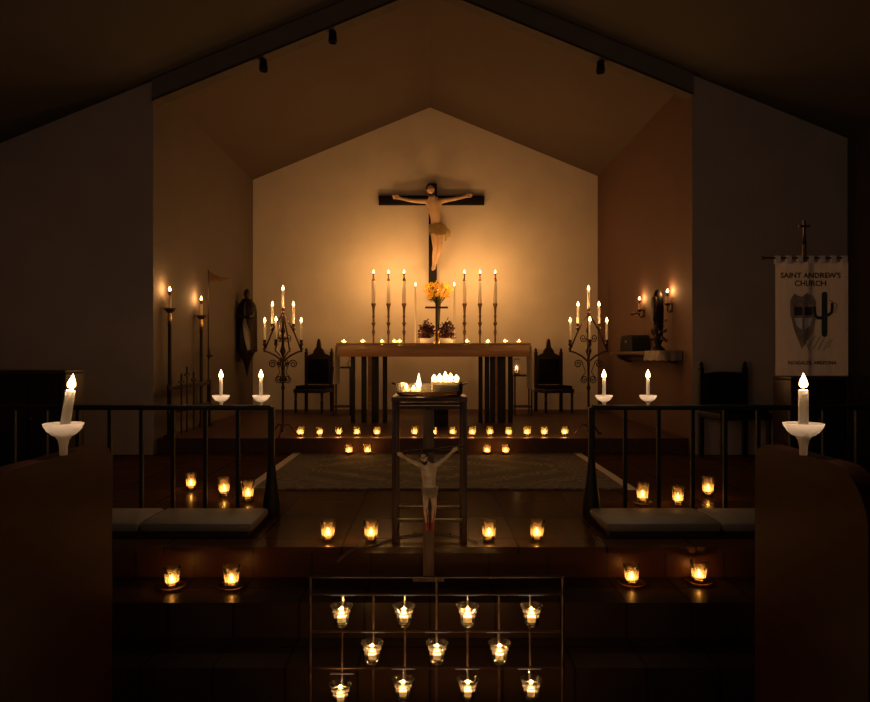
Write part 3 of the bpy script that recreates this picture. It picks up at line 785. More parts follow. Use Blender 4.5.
# carved statue on pointed bracket
D = 9.55; c = P(243, 356, D)
zz = lambda y: Z(y, D) - EYE
t = thing('carved_statue', 'dark cloaked carved statue on a pointed bracket on the left chancel wall', 'statue', (XL, D, EYE))
ox = .14
MB().lathe([(0, zz(378)), (.012, zz(374)), (.02, zz(370)), (.05, zz(362)), (.10, zz(354)), (.115, zz(352)), (.115, zz(350)), (0, zz(350))], (ox, 0, 0), 16).box((.03, 0, zz(356)), (.06, .09, .16)).build('bracket', 'dark', t)
MB().lathe([(.105, zz(350)), (.098, zz(340)), (.09, zz(325)), (.08, zz(310)), (.06, zz(303)), (0, zz(301))], (ox, 0, 0), 24, wob=lambda i, a, r, z: (r*(1+.05*math.sin(6*a)), z)).build('robe', 'robe', t)
m = MB(); rows = []
for k in range(10):
    u = k/9; z = zz(352)*(1-u) + zz(299)*u; r = .135 if u < .75 else .135*math.sqrt(max(.05, 1-((u-.75)/.28)**2)); rg = []
    opn = .08 + .62*(1-min(1, max(0, (u-.3)/.32)))
    for j in range(25):
        a = -PI/2 + opn + (2*PI-2*opn)*j/24
        rr = r*(1+.05*math.sin(9*a)*(1-u))
        rg.append(m.b.verts.new((ox+rr*math.cos(a), rr*math.sin(a), z)))
    rows.append(rg)
for A, B in zip(rows, rows[1:]):
    for j in range(24): m.b.faces.new((A[j], A[j+1], B[j+1], B[j]))
bmesh.ops.solidify(m.b, geom=m.b.faces[:], thickness=.012)
m.build('cloak', 'dark', t)
m = MB().lathe([(.045, zz(303)), (.028, zz(300)), (.026, zz(298.5)), (.042, zz(296)), (.046, zz(293.5)), (.038, zz(291)), (.02, zz(289.5)), (0, zz(288.7))], (ox, 0, 0), 16)
m.ball((ox, -.045, zz(295)), (.008, .014, .012), 8)
m.build('head', 'dark', t)
m = MB()
for s in (-1, 1): m.tube([(ox+s*.10, -.02, zz(310)), (ox+s*.09, -.10, zz(317)), (ox+.06, -.14, zz(318))], [.03, .026, .014], 8)
m.ball((ox+.07, -.15, zz(317)), (.03, .025, .035), 8)
m.build('arms', 'dark', t)
MB().tube([(ox+.11, -.06, zz(320)), (ox+.115, -.06, zz(348))], .010, 8).build('staff', 'dark', t)
m = MB().prism([(-.075, zz(350)), (.03, zz(350)), (-.02, zz(336)), (-.04, zz(324))], -.108, -.098, lambda u, y, v: (ox+u, y, v)); m.build('mantle_fold', 'ebony', t, False)

# ------------------------------------------------------------------ right wall: shelf with box, statue, lace; sconces
sz = Z(351.5, 7.8); SW = .225
t = thing('wall_shelf', 'dark wooden shelf along the right chancel wall', 'shelf', (XR, 7.88, sz))
MB().box((-SW/2, 0, -.02), (SW, 1.95, .04), bev=.004).build('board', 'wood', t)
MB().box((-.03, 0, -.07), (.05, 1.85, .07)).build('apron', 'wood', t)
for yy in (-.8, .8):
    MB().prism([(0, -.04), (-SW+.04, -.04), (-SW+.07, -.08), (-.05, -.13), (0, -.13)], yy-.03, yy+.03).build('bracket', 'wood', t, False)
t = thing('domed_case', 'black dome-topped case at the far end of the wall shelf', 'case', (XR-.115, 8.15, sz))
w = .52
MB().prism([(-w/2, 0), (w/2, 0), (w*.47, .12), (w*.42, .17), (w*.34, .195), (-w*.34, .195), (-w*.42, .17), (-w*.47, .12)], -.1, .1, lambda u, y, v: (y, u, v)).build('shell', 'black', t)
MB().box((-.102, 0, .12), (.01, .05, .03), bev=.003).build('clasp', 'dbrass', t)
D = 7.25
t = thing('wall_statuette', 'slender black statuette with red leaves standing on the wall shelf', 'statue', (X(658, D), D, sz+.008))
MB().lathe([(0, 0), (.07, 0), (.07, .02), (.05, .035), (.035, .06), (0, .06)], n=16).build('base', 'ebony', t)
hh = Z(290, D) - sz
MB().lathe([(.03, .06), (.05, .10), (.055, .2), (.06, .32), (.062, .45), (.058, .55), (.05, hh-.06), (.03, hh-.015), (0, hh)], n=16, sy=.6).build('body', 'ebony', t)
MB().lathe([(0, hh-.22), (.03, hh-.20), (.036, hh-.14), (.03, hh-.09), (0, hh-.07)], (-.052, -.03, 0), 12).tube([(-.05, -.03, hh-.2), (-.07, -.05, hh-.32), (-.05, -.06, hh-.42)], [.03, .024, .012], 8).build('draped_arm', 'dark', t)
m = MB()
for k in range(30):
    p = Vector((random.uniform(-.09, .07), random.uniform(-.09, -.03), random.uniform(.06, .30)))
    leaf(m, p, Vector((p.x*5, -.5, random.uniform(-.5, 1))), .06, .018)
m.build('foliage', 'leaf', t, False)
t = thing('lace_runner', 'grey lace cloth hanging over the near end of the wall shelf', 'cloth', (XR-SW, 6.905, sz))
m = MB(); n = 40; rows = []; LW, LE = .46, SW-.01
def edge(u):                                  # along the front edge, round the corner and along the near end
    L_ = LW + LE; d = u*L_
    return ((-.008, LW-d), (-1, 0)) if d < LW else ((d-LW, -.008), (0, -1))
for k in range(6):
    rg = []
    for j in range(n+1):
        (x, y), (nx_, ny_) = edge(j/n); f = k/5
        o_ = .004 + .012*f*(1+math.sin(j*1.1))
        rg.append(m.b.verts.new((x+nx_*o_, y+ny_*o_, .004 - .095*f - (.012*abs(math.sin(j*PI/4)) if k == 5 else 0))))
    rows.append(rg)
for A, B in zip(rows, rows[1:]):
    for j in range(n): m.b.faces.new((A[j], A[j+1], B[j+1], B[j]))
m.b.faces.new([m.b.verts.new(p) for p in ((-.012, LW, .004), (LE, LW, .004), (LE, -.012, .004), (-.012, -.012, .004))])
bmesh.ops.solidify(m.b, geom=m.b.faces[:], thickness=.003)
m.build('lace', 'lace', t)
def sconce(px, py, D, lab, clab, arm):
    xx = X(px, D); loc = Vector((xx, D, Z(py+13, D)))
    t = thing('wall_sconce', lab, 'sconce', loc, group='candle sconces on the right chancel wall')
    dx = XR - xx
    MB().tube([(dx, 0, -.04), (dx*.5, 0, -.09), (0, 0, -.08), (0, 0, -.02)], .009).build('arm', 'iron2', t)
    MB().lathe([(0, 0), (.035, 0), (.035, .006)], n=14).box((dx-.008, 0, -.04), (.015, .05, .09), bev=.004).build('wall_plate', 'iron2', t)
    MB().lathe([(0, -.022), (.015, -.02), (.032, -.004), (.034, .002), (.014, .0), (0, 0)], n=14).build('drip_cup', 'iron2', t)
    if arm: MB().tube([(0, 0, -.06), (-.04, -.02, -.035), (-.08, -.04, -.055), (-.11, -.05, -.05)], .009).ball((-.11, -.05, -.05), (.016, .016, .02), 8).build('scroll_arm', 'iron2', t)
    taper(clab, loc + Vector((0, 0, .001)), .085, .016, PW['torch'], 'ivory', group='candles in the wall sconces', fw=.028, fh=.045, name='sconce_candle', tip=(.013, .03))
sconce(639.5, 297, 8.15, 'iron candle sconce on the right wall, far one with a scroll arm', 'lit candle in the far sconce on the right wall', True)
sconce(667.5, 291, 7.2, 'iron candle sconce on the right wall, near one beside the statuette', 'lit candle in the near sconce beside the statuette', False)

# ------------------------------------------------------------------ communion rails
def rail(lab, xs, x_end, side):
    D = 4.13; zt = Z(407, D) - MID; x0 = X(x_end, D)
    t = thing('communion_rail', lab, 'railing', (x0, D, MID), group='black communion rails')
    far = xs[-1] + (.25 if side > 0 else -.25)
    MB().span((min(0, far-x0), -.022, zt-.018), (max(0, far-x0), .022, zt+.012), bev=.006).build('handrail', 'iron', t)
    for x in xs:
        MB().box((x-x0, 0, (zt-.018)/2), (.022, .022, zt-.018)).build('baluster', 'iron', t)
    MB().box((0, 0, zt/2), (.036, .036, zt), bev=.004).build('end_post', 'iron', t)
    MB().lathe([(0, 0), (.052, 0), (.055, .03), (.05, .10), (.035, .20), (.024, .30), (.02, .34), (0, .34)], (0, 0, 0), 18).build('post_foot', 'iron', t)
    return t
rail('black iron communion rail on the left, ending at the open centre', [X(p, 4.13) for p in (238, 205.5, 173, 141.5, 110, 78, 46, 14, -18)], 271.5, -1)
rail('black iron communion rail on the right, ending at the open centre', [X(p, 4.13) for p in (625, 658.5, 692.5, 725, 758, 791, 824, 857)], 591.5, 1)
# kneelers
def kneeler(x0, x1, lab, sx):
    y0, y1, h = 3.62, 4.0, .07
    t = thing('kneeler', lab, 'kneeler', ((x0+x1)/2, (y0+y1)/2, MID), group='kneelers before the rails')
    MB().box((0, 0, .015), (x1-x0-.06, y1-y0-.06, .03)).build('base', 'dark', t)
    MB().box((0, 0, h/2+.015), (x1-x0, y1-y0, h-.02), bev=.018).build('cushion', 'cushion', t)
kneeler(X(139, 3.62), X(252, 3.62), 'long grey kneeler pad before the left rail, next to the aisle', 1)
kneeler(X(60, 3.62), X(137.5, 3.62), 'grey kneeler pad before the left rail, beside the left pew', 1)
kneeler(X(606, 3.62), X(722, 3.62), 'long grey kneeler pad before the right rail, next to the aisle', 1)
kneeler(X(723.5, 3.62), X(800, 3.62), 'grey kneeler pad before the right rail, beside the right pew', 1)

# ------------------------------------------------------------------ candle holders on rails and pews
def holder(lab, loc, stem, group, s=1):
    t = thing('candle_holder', lab, 'candle holder', loc, 0, group)
    R = .057
    MB().lathe([(0, 0), (.011, 0), (.012, stem*.5), (.016, stem*.85), (.022, stem)], n=16).build('stem', 'opal', t)
    MB().lathe([(.006, stem), (.020, stem+.001), (.034, stem+.008), (.046, stem+.020), (.054, stem+.033), (R, stem+.042), (R-.003, stem+.043), (.050, stem+.034), (.043, stem+.023), (.032, stem+.012), (.018, stem+.006), (0, stem+.006)], n=36).build('dish', 'opal', t)
    t.scale = (s, s, s)
    return stem + .006
RT = Z(407, 4.13) + .012
for px, lab, w in ((221, 'left', 'farther from the end post'), (261, 'left', 'nearer the end post'), (604, 'right', 'nearer the end post'), (648, 'right', 'farther from the end post')):
    loc = Vector((X(px, 4.13), 4.13, RT))
    z = holder(f'white dish candle holder on the {lab} rail, {w}', loc, .022, 'white candle holders on the rails', .92)
    taper(f'short lit white candle on the {lab} rail, {w}', loc + Vector((0, 0, z*.92)), .135, .0105, PW['rail'], 'wax', WHITECOL, group='candles on the rails', fw=.028, fh=.052, name='rail_candle')

# pews
PX = 1.13
def pew(lab, side):
    xin = PX*side if side > 0 else -1.105
    t = thing('church_pew', lab, 'pew', (xin, 2.05, 0), group='pews in the foreground')
    n0, n1, top = (1.745 if side > 0 else 1.62)-2.05, 2.354-2.05, EYE-.30
    poly = [(n1, 0), (n1, top-.06), (n1-.02, top-.02), (n1-.06, top)]
    for k in range(9):
        a = PI/2 + PI/2*k/8; poly.append((n0+.16+.16*math.cos(a), top-.16+.16*math.sin(a)))
    poly.append((n0, 0))
    xo = .06*side
    MB().prism(poly, 0, xo, lambda u, y, v: (y, u, v)).build('end_panel', 'red', t, angle=30)
    MB().span((xo, n0+.03, .42), (xo+1.6*side, n1-.10, .46), bev=.006).build('seat', 'red', t)
    MB().span((xo, n0+.03, .46), (xo+1.6*side, n0+.065, top-.2), bev=.006).build('backrest', 'red', t)
    return top
top = pew('dark red wooden pew on the left with a candle on its end', -1)
top = pew('dark red wooden pew on the right with a round-cornered candlelit end', 1)
for px, side, lean in ((63.5, 'left', (0, math.radians(9))), (803.5, 'right', (0, 0))):
    D = 2.05; loc = Vector((X(px, D), D, EYE-.30))
    loc.x += -.0 if side == 'left' else .0
    z = holder(f'white dish candle holder on the {side} pew end', loc, .054, 'white candle holders on the pew ends')
    taper('leaning lit white candle on the left pew end' if side == 'left' else 'upright lit white candle on the right pew end', loc + Vector((0, 0, z)), .138, .0145, PW['pew'], 'wax', WHITECOL, lean, fw=.024, fh=.046, name='pew_candle', group='candles on the pew ends')

# ------------------------------------------------------------------ little table with bowl of flames
D0, D1 = 3.52, 3.82; cx = X(429.5, D0)
t = thing('pedestal_table', 'tall narrow dark wooden table carrying the glass dish of flames', 'table', (cx, (D0+D1)/2, MID))
th = Z(397, D0) - MID; hw = .182
MB().box((0, 0, th-.012), (2*hw+.03, .36, .024), bev=.004).build('table_top', 'wood', t)
for sx in (-1, 1):
    for sy in (-1, 1): MB().box((sx*hw, sy*.15, (th-.024)/2), (.026, .026, th-.024), bev=.003).build('leg', 'wood', t)
for sy in (-1, 1):
    MB().box((0, sy*.15, th-.055), (2*hw-.026, .018, .016)).build('upper_rail', 'wood', t)
    MB().box((0, sy*.15, .115), (2*hw-.026, .016, .016)).build('stretcher', 'wood', t)
for sx in (-1, 1): MB().box((sx*hw, 0, .115), (.016, .27, .016)).build('stretcher', 'wood', t)
TB = MID + th
bx = thing('glass_dish', 'shallow clear glass dish of melted wax and floating flames', 'dish', (cx, 3.66, TB))
w2, d2, hb = .175, .12, .068
def rect(m, w, d, z, n=32, p=5):
    return [m.b.verts.new((math.copysign(abs(math.cos(a))**(2/p), math.cos(a))*w, math.copysign(abs(math.sin(a))**(2/p), math.sin(a))*d, z)) for a in [2*PI*k/n for k in range(n)]]
m = MB(); rg = [rect(m, w2-.012, d2-.012, .001), rect(m, w2, d2, .012), rect(m, w2+.006, d2+.006, hb), rect(m, w2, d2, hb), rect(m, w2-.006, d2-.006, .012)]
for A, B in zip(rg, rg[1:]):
    for k in range(32): m.b.faces.new((A[k], A[(k+1) % 32], B[(k+1) % 32], B[k]))
m.b.faces.new(rg[0][::-1]); m.b.faces.new(rg[-1]); m.build('bowl', 'cleargl', bx)
m = MB(); rg = [rect(m, w2-.008, d2-.008, .013), rect(m, w2-.006, d2-.006, .026)]
for A, B in zip(rg, rg[1:]):
    for k in range(32): m.b.faces.new((A[k], A[(k+1) % 32], B[(k+1) % 32], B[k]))
m.b.faces.new(rg[0][::-1]); m.b.faces.new(rg[-1]); m.build('sand_bed', 'amber', bx)
for s in (-1, 1): MB().tube([(s*(w2+.004), 0, hb-.008), (s*(w2+.018), 0, hb-.003), (s*(w2+.03), 0, hb-.002)], .006, 8).build('handle', 'chrome', bx)
wb = thing('wax_block', 'thick layered white wax block filling the right half of the glass dish', 'wax block', (cx+.085, 3.66, TB+.0265))
m = MB()
for i in range(3): m.box((0, 0, .008+.0165*i), (.150-.006*(i % 2), .19-.006*(i % 2), .0165), bev=.004)
m.build('layers', 'wax', wb)
fl = [(-.125, 0, .030, .016, .032, 'low flame at the left end of the glass dish'), (-.085, -.02, .030, .016, .022, 'small low flame left of the tall flame in the dish'),
      (-.058, .01, .034, .024, .085, 'tall flame in the left half of the glass dish'), (.015, -.03, .078, .028, .030, 'flame at the left edge of the white wax block'),
      (.045, .02, .078, .026, .034, 'flame on the wax block, second from its left'), (.075, -.02, .078, .028, .046, 'tallest flame in the middle of the wax block'),
      (.105, .03, .078, .030, .036, 'flame on the wax block, right of its tallest'), (.135, -.01, .078, .028, .028, 'flame at the right end of the wax block')]
for x, y, z, w, h, lab in fl:
    on = z > .05
    base = TB + (.0765 if on else .0265)
    f = thing('floating_candle', lab, 'candle', (cx+x+(.01 if on else 0), 3.66+y, base), group='flames in the glass dish')
    MB().lathe([(0, 0), (.013, 0), (.013, .010), (0, .010)], n=12).build('wax', 'wax', f)
    flame_mb(MB(), .009, w, h).build('flame', 'flame', f)
    lamp(f, .009+h*.5, PW['bowl']/8*(1.6 if h > .05 else 1), FLAMECOL, .012)

# ------------------------------------------------------------------ standing crucifix in front
D = 3.40; k2 = D/F
bz = STEP
fc = thing('standing_crucifix', 'rustic wooden crucifix with pale carved figure before the dark table', 'crucifix', (X(428.5, D), D, bz))
def L2(px, py, y): return ((px-428.5)*k2, y, Z(py, D) - bz)
MB().box((0, .02, (Z(410, D)-bz)/2), (11*k2, .022, Z(410, D)-bz), bev=.003).build('upright', 'rustic', fc)
MB().tube([L2(395, 455, .005), L2(412, 452, .004), L2(428, 451, .004), L2(446, 449, .004), L2(463, 447, .005)], .009, 8).build('crossbeam', 'dark', fc)
MB().box((0, .0, .01), (.16, .035, .02), bev=.003).build('foot', 'rustic', fc)
J = dict(pelvis=L2(429.6, 489, -.012), waist=L2(429, 479, -.016), chest=L2(428, 469.5, -.018), head=L2(423.8, 456.5, -.040), tilt=-.22, nod=.35,
         shoulderL=L2(421, 465, -.018), elbowL=L2(411.5, 460.8, -.014), wristL=L2(404, 456.6, -.010),
         shoulderR=L2(435.2, 465, -.018), elbowR=L2(444.2, 458.6, -.014), wristR=L2(451.8, 452.2, -.010),
         hipL=L2(426.2, 492, -.012), hipR=L2(433, 492, -.012), kneeL=L2(425.6, 505.5, -.028), kneeR=L2(434.2, 505.5, -.030),
         ankleL=L2(427, 522.5, -.004), ankleR=L2(432.6, 522.5, -.006), toeL=L2(427.4, 530, -.020), toeR=L2(431.6, 530.5, -.022))
figure(fc, J, .228, 'palskin', 'loin2', blood=True, knot=False)

# bare branches
def branch(lab, pts, r, seed):
    rd = random.Random(seed); b0 = Vector(pts[0]); t = thing('bare_branch', lab, 'branch', b0, group='bare branches at the front step')
    pl = [Vector(p)-b0 for p in pts]; m = MB(); m.tube(pl, [r*(1-.6*i/len(pl)) for i in range(len(pl))], 6)
    for i in range(1, len(pl)-1):
        d = (pl[i+1]-pl[i]).normalized()
        for s in (-1, 1):
            e = pl[i] + d*.01 + Vector((rd.uniform(-.02, .02), s*.02, rd.uniform(.012, .03))); m.tube([pl[i], e], [r*.5, .0006], 4)
    m.build('twig', 'bark', t)
fp = lambda px, py: onfloor(px, py, MID+.006)
branch('thin bare branch curving under the feet of the standing crucifix', [P(337, 562, 3.39), P(347, 553, 3.41), onfloor(356, 548, MID+.008), fp(372, 546.5), fp(386, 541), fp(400, 537), fp(415, 534), fp(432, 533), fp(450, 534.5), fp(466, 538), fp(478, 543)], .006, 1)

# ------------------------------------------------------------------ votive rack
D = 2.62; q = D/F
vx = [310, 342, 373.5, 405, 436.5, 467.5, 499, 530, 563]; hzs = [577, 594.5, 631.5, 668, 704]
cxr = X(436.5, D)
t = thing('votive_rack', 'black wrought iron grid rack holding hanging votives at the aisle front', 'rack', (cxr, D, 0))
for i, x in enumerate(vx):
    edge = i in (0, len(vx)-1)
    MB().tube([(X(x, D)-cxr, 0, 0 if edge else Z(706, D)), (X(x, D)-cxr, 0, Z(577, D) if edge or i == 4 else Z(594, D))], .006 if edge else .004, 8).build('upright_bar', 'rackiron', t)
for y in hzs:
    MB().tube([(X(310, D)-cxr, 0, Z(y, D)), (X(563, D)-cxr, 0, Z(y, D))], .0042, 8).build('cross_bar', 'rackiron', t)
for s, x in ((-1, 310), (1, 563)):
    MB().tube([(X(x, D)-cxr, -.16, .008), (X(x, D)-cxr, -.08, .04), (X(x, D)-cxr, 0, .05), (X(x, D)-cxr, .08, .04), (X(x, D)-cxr, .16, .008)], .007, 8).build('foot', 'rackiron', t)
R0 = None
spots = [(341.5, 594.5, 'top row, far left'), (404, 594.5, 'top row, second from left'), (467.8, 594.5, 'top row, second from right'), (531.5, 594.5, 'top row, far right'),
         (372.3, 631.5, 'middle row, left'), (437, 631.5, 'middle row, centre'), (499.5, 631.5, 'middle row, right'),
         (340.5, 673, 'bottom row, far left and lowest'), (403, 668, 'bottom row, second from left'), (467.8, 668, 'bottom row, second from right'), (531, 668, 'bottom row, far right')]
Dv = D - .055
for px, py, lab in spots:
    zb = Z(py+31.5, Dv)          # underside of the glass
    loc = Vector((X(px, Dv), Dv, zb))
    # hook belongs to the rack
    x = loc.x - cxr; zt = Z(py, D)
    m = MB().tube([(x-.045, -.008, zt), (x+.045, -.008, zt)], .003, 6)  # short bright bar imitates the flame's gleam on the cross bar
    m.tube([(x, -.006, zt), (x, -.010, zb+.088), (x, -.012, zb+.07)], .003, 6)
    m.tube([(x+.0325*math.cos(a), -.055+.0325*math.sin(a), zb+.054) for a in [PI/2+2*PI*k/20 for k in range(21)]], .0025, 6)
    m.tube([(x, -.012, zb+.07), (x, -.022, zb+.054)], .0025, 6)
    m.build('hook_and_gleam', 'chrome', t)
    if R0 is None:
        R0 = thing('hanging_votive', 'lit flared glass votive hanging in the iron rack, ' + lab, 'votive candle', loc, group='votives hanging in the iron rack')
        MB().lathe([(0, 0), (.020, .001), (.027, .010), (.029, .03), (.029, .05), (.031, .058), (.040, .072), (.043, .078), (.040, .0785), (.029, .062), (.027, .05), (.027, .03), (.024, .012), (0, .008)], n=32).build('glass_cup', 'cleargl', R0)
        MB().lathe([(0, .022), (.0255, .022), (.0262, .04), (.024, .042), (0, .040)], n=18).build('wax', 'wax', R0)
        MB().tube([(0, 0, .038), (0, 0, .048)], .0014, 5).build('wick', 'wick', R0)
        flame_mb(MB(), .044, .016, .032).build('flame', 'flame', R0)
        lamp(R0, .058, PW['rack'], FLAMECOL, .008)
    else: copy_tree(R0, loc, 'lit flared glass votive hanging in the iron rack, ' + lab, random.random()*6)

# ------------------------------------------------------------------ church banner
D = 5.2; q = D/F; c = P(806.5, 258, D)
t = thing('church_banner', 'white church banner with cactus emblem hanging from a cross-topped pole', 'banner', (c.x, D, MID))
z = lambda y: Z(y, D) - MID
x_ = lambda px: X(px, D) - c.x
MB().lathe([(0, 0), (.14, 0), (.14, .02), (.04, .05), (.014, .10), (.013, z(244)), (.018, z(243)), (.012, z(240)), (.009, z(234)), (0, z(234))], (0, .03, 0), 16).build('pole', 'dark', t)
MB().lathe([(.014, z(262)), (.016, z(258)), (.014, z(245)), (.010, z(236)), (0, z(236))], (0, .03, 0), 14).box((0, .03, (z(220)+z(236))/2), (.018, .012, z(220)-z(236))).box((0, .03, z(225.5)), (.085, .012, .018)).build('finial_cross', 'dbrass', t)
MB().tube([(x_(764), 0, z(258)), (x_(856), 0, z(258))], .008, 8).ball((x_(763), 0, z(258)), (.018, .014, .014), 8).ball((x_(857), 0, z(258)), (.018, .014, .014), 8).build('crossbar', 'dbrass', t)
def wave(x, zz_): return -.012 + .005*math.sin(x*30)*(.35+.65*min(1, (z(262)-zz_)/.6)) + .003*math.sin(x*71+1)
m = MB(); nx, nz = 64, 24; rows = []
xa, xb, za, zb = x_(774.5), x_(847), z(375.5), z(262)
for j in range(nz+1):
    zz_ = zb + (za-zb)*j/nz
    rows.append([m.b.verts.new((xa+(xb-xa)*i/nx, wave(xa+(xb-xa)*i/nx, zz_), zz_)) for i in range(nx+1)])
for A, B in zip(rows, rows[1:]):
    for i in range(nx): m.b.faces.new((A[i], A[i+1], B[i+1], B[i]))
bmesh.ops.solidify(m.b, geom=m.b.faces[:], thickness=.003)
cloth = m.build('banner_cloth', 'banner', t)
for i in range(7):
    xc = xa + .022 + (xb-xa-.044)*i/6
    MB().tube([(xc, -.012, z(263)), (xc, -.013, z(258)), (xc, 0, z(256)), (xc, .012, z(258)), (xc, .004, z(263))], .0).build('hanging_tab', 'banner', t) if False else MB().box((xc, -.0115, z(259.8)), (.038, .003, z(256)-z(263.6))).box((xc, 0, z(256)), (.038, .026, .003)).box((xc, .0115, z(259.8)), (.038, .003, z(256)-z(263.6))).build('hanging_tab', 'banner', t)
def flat(poly, name, mat, off=.004, parent=cloth, cl=True):
    m = MB(); vs = [m.b.verts.new((x_(u), 0, z(v))) for u, v in poly]; m.b.faces.new(vs)
    r = bmesh.ops.triangulate(m.b, faces=m.b.faces[:])
    bmesh.ops.subdivide_edges(m.b, edges=m.b.edges[:], cuts=3, use_grid_fill=True)
    for v in m.b.verts: v.co.y = wave(v.co.x, v.co.z) - off
    r = bmesh.ops.extrude_face_region(m.b, geom=m.b.faces[:])
    for v in r['geom']:
        if isinstance(v, bmesh.types.BMVert): v.co.y -= .0012
    return m.build(name, mat, parent, False)
def line(pts, w, name, mat, off=.005):
    m = MB()
    for A, B in zip(pts, pts[1:]):
        n = 6
        m.tube([(x_(A[0]+(B[0]-A[0])*i/n), wave(x_(A[0]+(B[0]-A[0])*i/n), z(A[1]+(B[1]-A[1])*i/n)) - off, z(A[1]+(B[1]-A[1])*i/n)) for i in range(n+1)], w*q/2, 5)
    return m
def text(s, px, py, size, wid, name):
    cu = bpy.data.curves.new('t', 'FONT'); cu.body = s; cu.align_x = 'CENTER'; cu.align_y = 'CENTER'; cu.size = 1; cu.resolution_u = 3
    cu.offset = .022
    o = bpy.data.objects.new('t', cu); COL.objects.link(o)
    dg = bpy.context.evaluated_depsgraph_get(); dg.update()
    me = bpy.data.meshes.new_from_object(o.evaluated_get(dg)); bpy.data.objects.remove(o)
    xs = [v.co.x for v in me.vertices]; ys = [v.co.y for v in me.vertices]
    sx = wid*q/(max(xs)-min(xs)); sy = size*q/(max(ys)-min(ys)); mx, my = (max(xs)+min(xs))/2, (max(ys)+min(ys))/2
    m = MB(); m.b.from_mesh(me)
    for v in m.b.verts:
        X_ = (v.co.x-mx)*sx + x_(px); Z_ = (v.co.y-my)*sy + z(py); v.co = (X_, wave(X_, Z_) - .0045, Z_)
    r = bmesh.ops.extrude_face_region(m.b, geom=m.b.faces[:])
    for v in r['geom']:
        if isinstance(v, bmesh.types.BMVert): v.co.y -= .0012
    return m.build(name, 'ink', cloth, False)
text("SAINT ANDREW'S", 809.5, 275.5, 5.6, 60, 'lettering'); text('CHURCH', 809, 283.5, 5.6, 31, 'lettering'); text('NOGALES, ARIZONA', 811.5, 363, 4.2, 48, 'lettering')
flat([(789, 300), (793, 294), (800, 297), (806, 293), (812, 296), (815, 302), (815, 316), (812, 332), (806, 341), (800, 349), (797, 340), (793, 330), (789, 314)], 'emblem_ground', 'tan', .004)
for poly in ([(793, 307), (800.5, 307), (800.5, 315.5), (793, 315.5)], [(803, 307), (811, 307), (811, 315.5), (803, 315.5)]): flat(poly, 'shield_quarter', 'ink', .0058)
for poly in ([(793, 318), (800.5, 318), (800.5, 330), (795.5, 326)], [(803, 318), (811, 318), (809, 326), (803, 330)]): flat(poly, 'shield_quarter', 'banner', .0058)
m = MB()
def flatstroke(pts, w):
    m2 = MB(); m2.tube([(x_(u), 0, z(v)) for u, v in pts], [w*q/2]*len(pts), 10)
    for k, (u, v) in enumerate((pts[0], pts[-1])): m2.ball((x_(u), 0, z(v)), (w*q/2,)*3, 10)
    for v in m2.b.verts: v.co.y = wave(v.co.x, v.co.z) - .0055 - .0012*max(-1, min(1, -v.co.y/.01))
    tm = bpy.data.meshes.new('x'); m2.b.to_mesh(tm); m2.b.free(); m.b.from_mesh(tm); bpy.data.meshes.remove(tm)
flatstroke([(823, 334.5), (823, 325), (823, 315), (823, 305), (823, 294.5)], 5.2)
flatstroke([(821, 318), (817, 318), (814.4, 316), (813.4, 312), (813.2, 308.2)], 3.4)
flatstroke([(825, 315.2), (828, 314.6), (830.2, 312.5), (830.8, 309), (830.8, 304.4)], 3.4)
m.build('cactus', 'green', cloth)
m = line([(803, 338), (808, 350)], .9, '', '')
for a, b in (((807, 347), (814, 336)), ((812, 349), (819, 337)), ((817, 350), (823, 338)), ((822, 350), (828, 339)), ((826, 348), (831, 339)), ((828, 300), (836, 305)), ((836, 305), (833, 313))):
    m2 = line([a, b], .8, '', ''); tmpm = bpy.data.meshes.new('x'); m2.b.to_mesh(tmpm); m2.b.free(); m.b.from_mesh(tmpm); bpy.data.meshes.remove(tmpm)
m.build('hill_lines', 'tan', cloth)

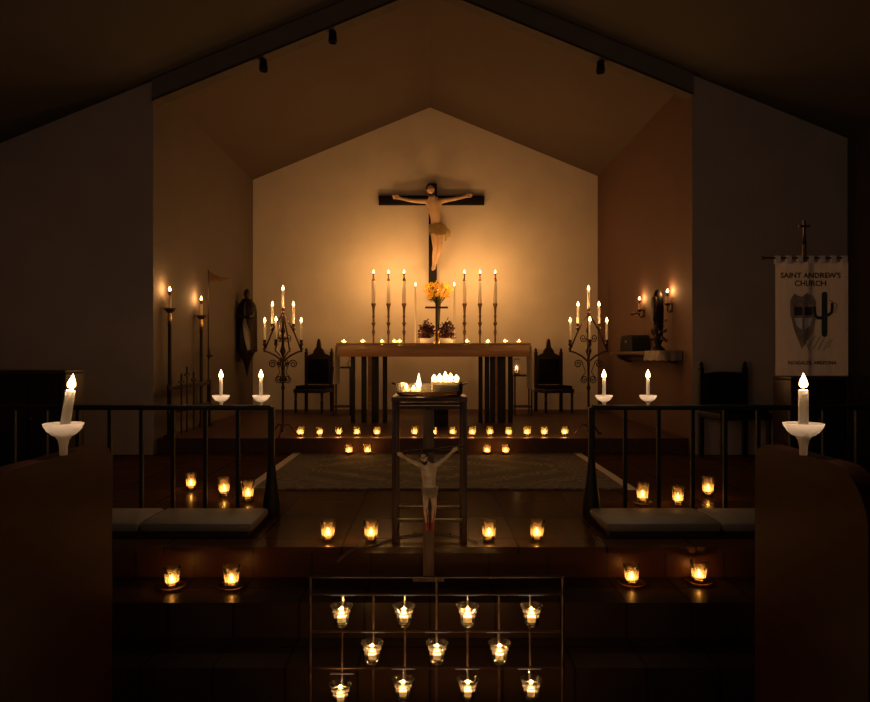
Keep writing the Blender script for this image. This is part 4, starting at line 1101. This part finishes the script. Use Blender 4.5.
# dark cabinet behind the right pew and upright at the left
def cabinet(name, lab, x0, x1, y0, y1, zb, zt, doors):
    t = thing(name, lab, 'cabinet', ((x0+x1)/2, (y0+y1)/2, zb)); w, d, h = x1-x0, y1-y0, zt-zb
    MB().box((0, .01, (h-.03)/2), (w-.04, d-.03, h-.03), bev=.004).build('body', 'ebony', t)
    MB().box((0, 0, h-.015), (w, d, .03), bev=.006).build('top', 'dark', t)
    for s in (-1, 1): MB().box((s*(w/2-.02), 0, (h-.03)/2), (.04, d-.01, h-.03), bev=.004).build('side_panel', 'dark', t)
    for i in range(doors):
        dw = (w-.1)/doors; xc = -w/2+.05+dw*(i+.5)
        dr = MB().box((xc, -d/2+.012, h*.5-.02), (dw-.015, .02, h-.16), bev=.004).build('door', 'ebony', t)
        MB().ball((xc+(dw*.38 if i == 0 else -dw*.38), -d/2-.006, h*.55), (.012, .012, .012), 8).build('knob', 'dbrass', dr)
cabinet('low_cabinet', 'dark wooden cabinet standing under the banner behind the right rail', X(773, 6.0), X(852, 5.7), 5.7, 6.0, MID, Z(377, 5.7), 2)
cabinet('upright_cabinet', 'large black wooden cabinet behind the left rail and pew candle', X(-60, 5.2), X(84.5, 5.7), 5.4, 5.7, MID, Z(370.5, 5.4), 3)

# ------------------------------------------------------------------ light, camera
w = bpy.data.worlds.new('world'); SC.world = w; w.use_nodes = True
bg = w.node_tree.nodes['Background']; bg.inputs[0].default_value = (1, .80, .68, 1); bg.inputs[1].default_value = .029
cam = bpy.data.cameras.new('camera'); co = bpy.data.objects.new('camera', cam); COL.objects.link(co)
co.location = (0, 0, EYE); co.rotation_euler = (PI/2, 0, 0)
cam.sensor_width = 36; cam.lens = 36*F/870; cam.shift_x = 5/870; cam.shift_y = 5/870; cam.clip_start = .05
SC.camera = co
vs = SC.view_settings
SC.display_settings.display_device = 'sRGB'
vs.view_transform = 'Standard'; vs.look = 'None'; vs.gamma = 1; vs.use_curve_mapping = False; vs.exposure = 1.4
cy = SC.cycles
cy.use_denoising = True; cy.max_bounces = 8; cy.diffuse_bounces = 4; cy.transparent_max_bounces = 24
cy.sample_clamp_indirect = 3; cy.caustics_reflective = False; cy.caustics_refractive = False
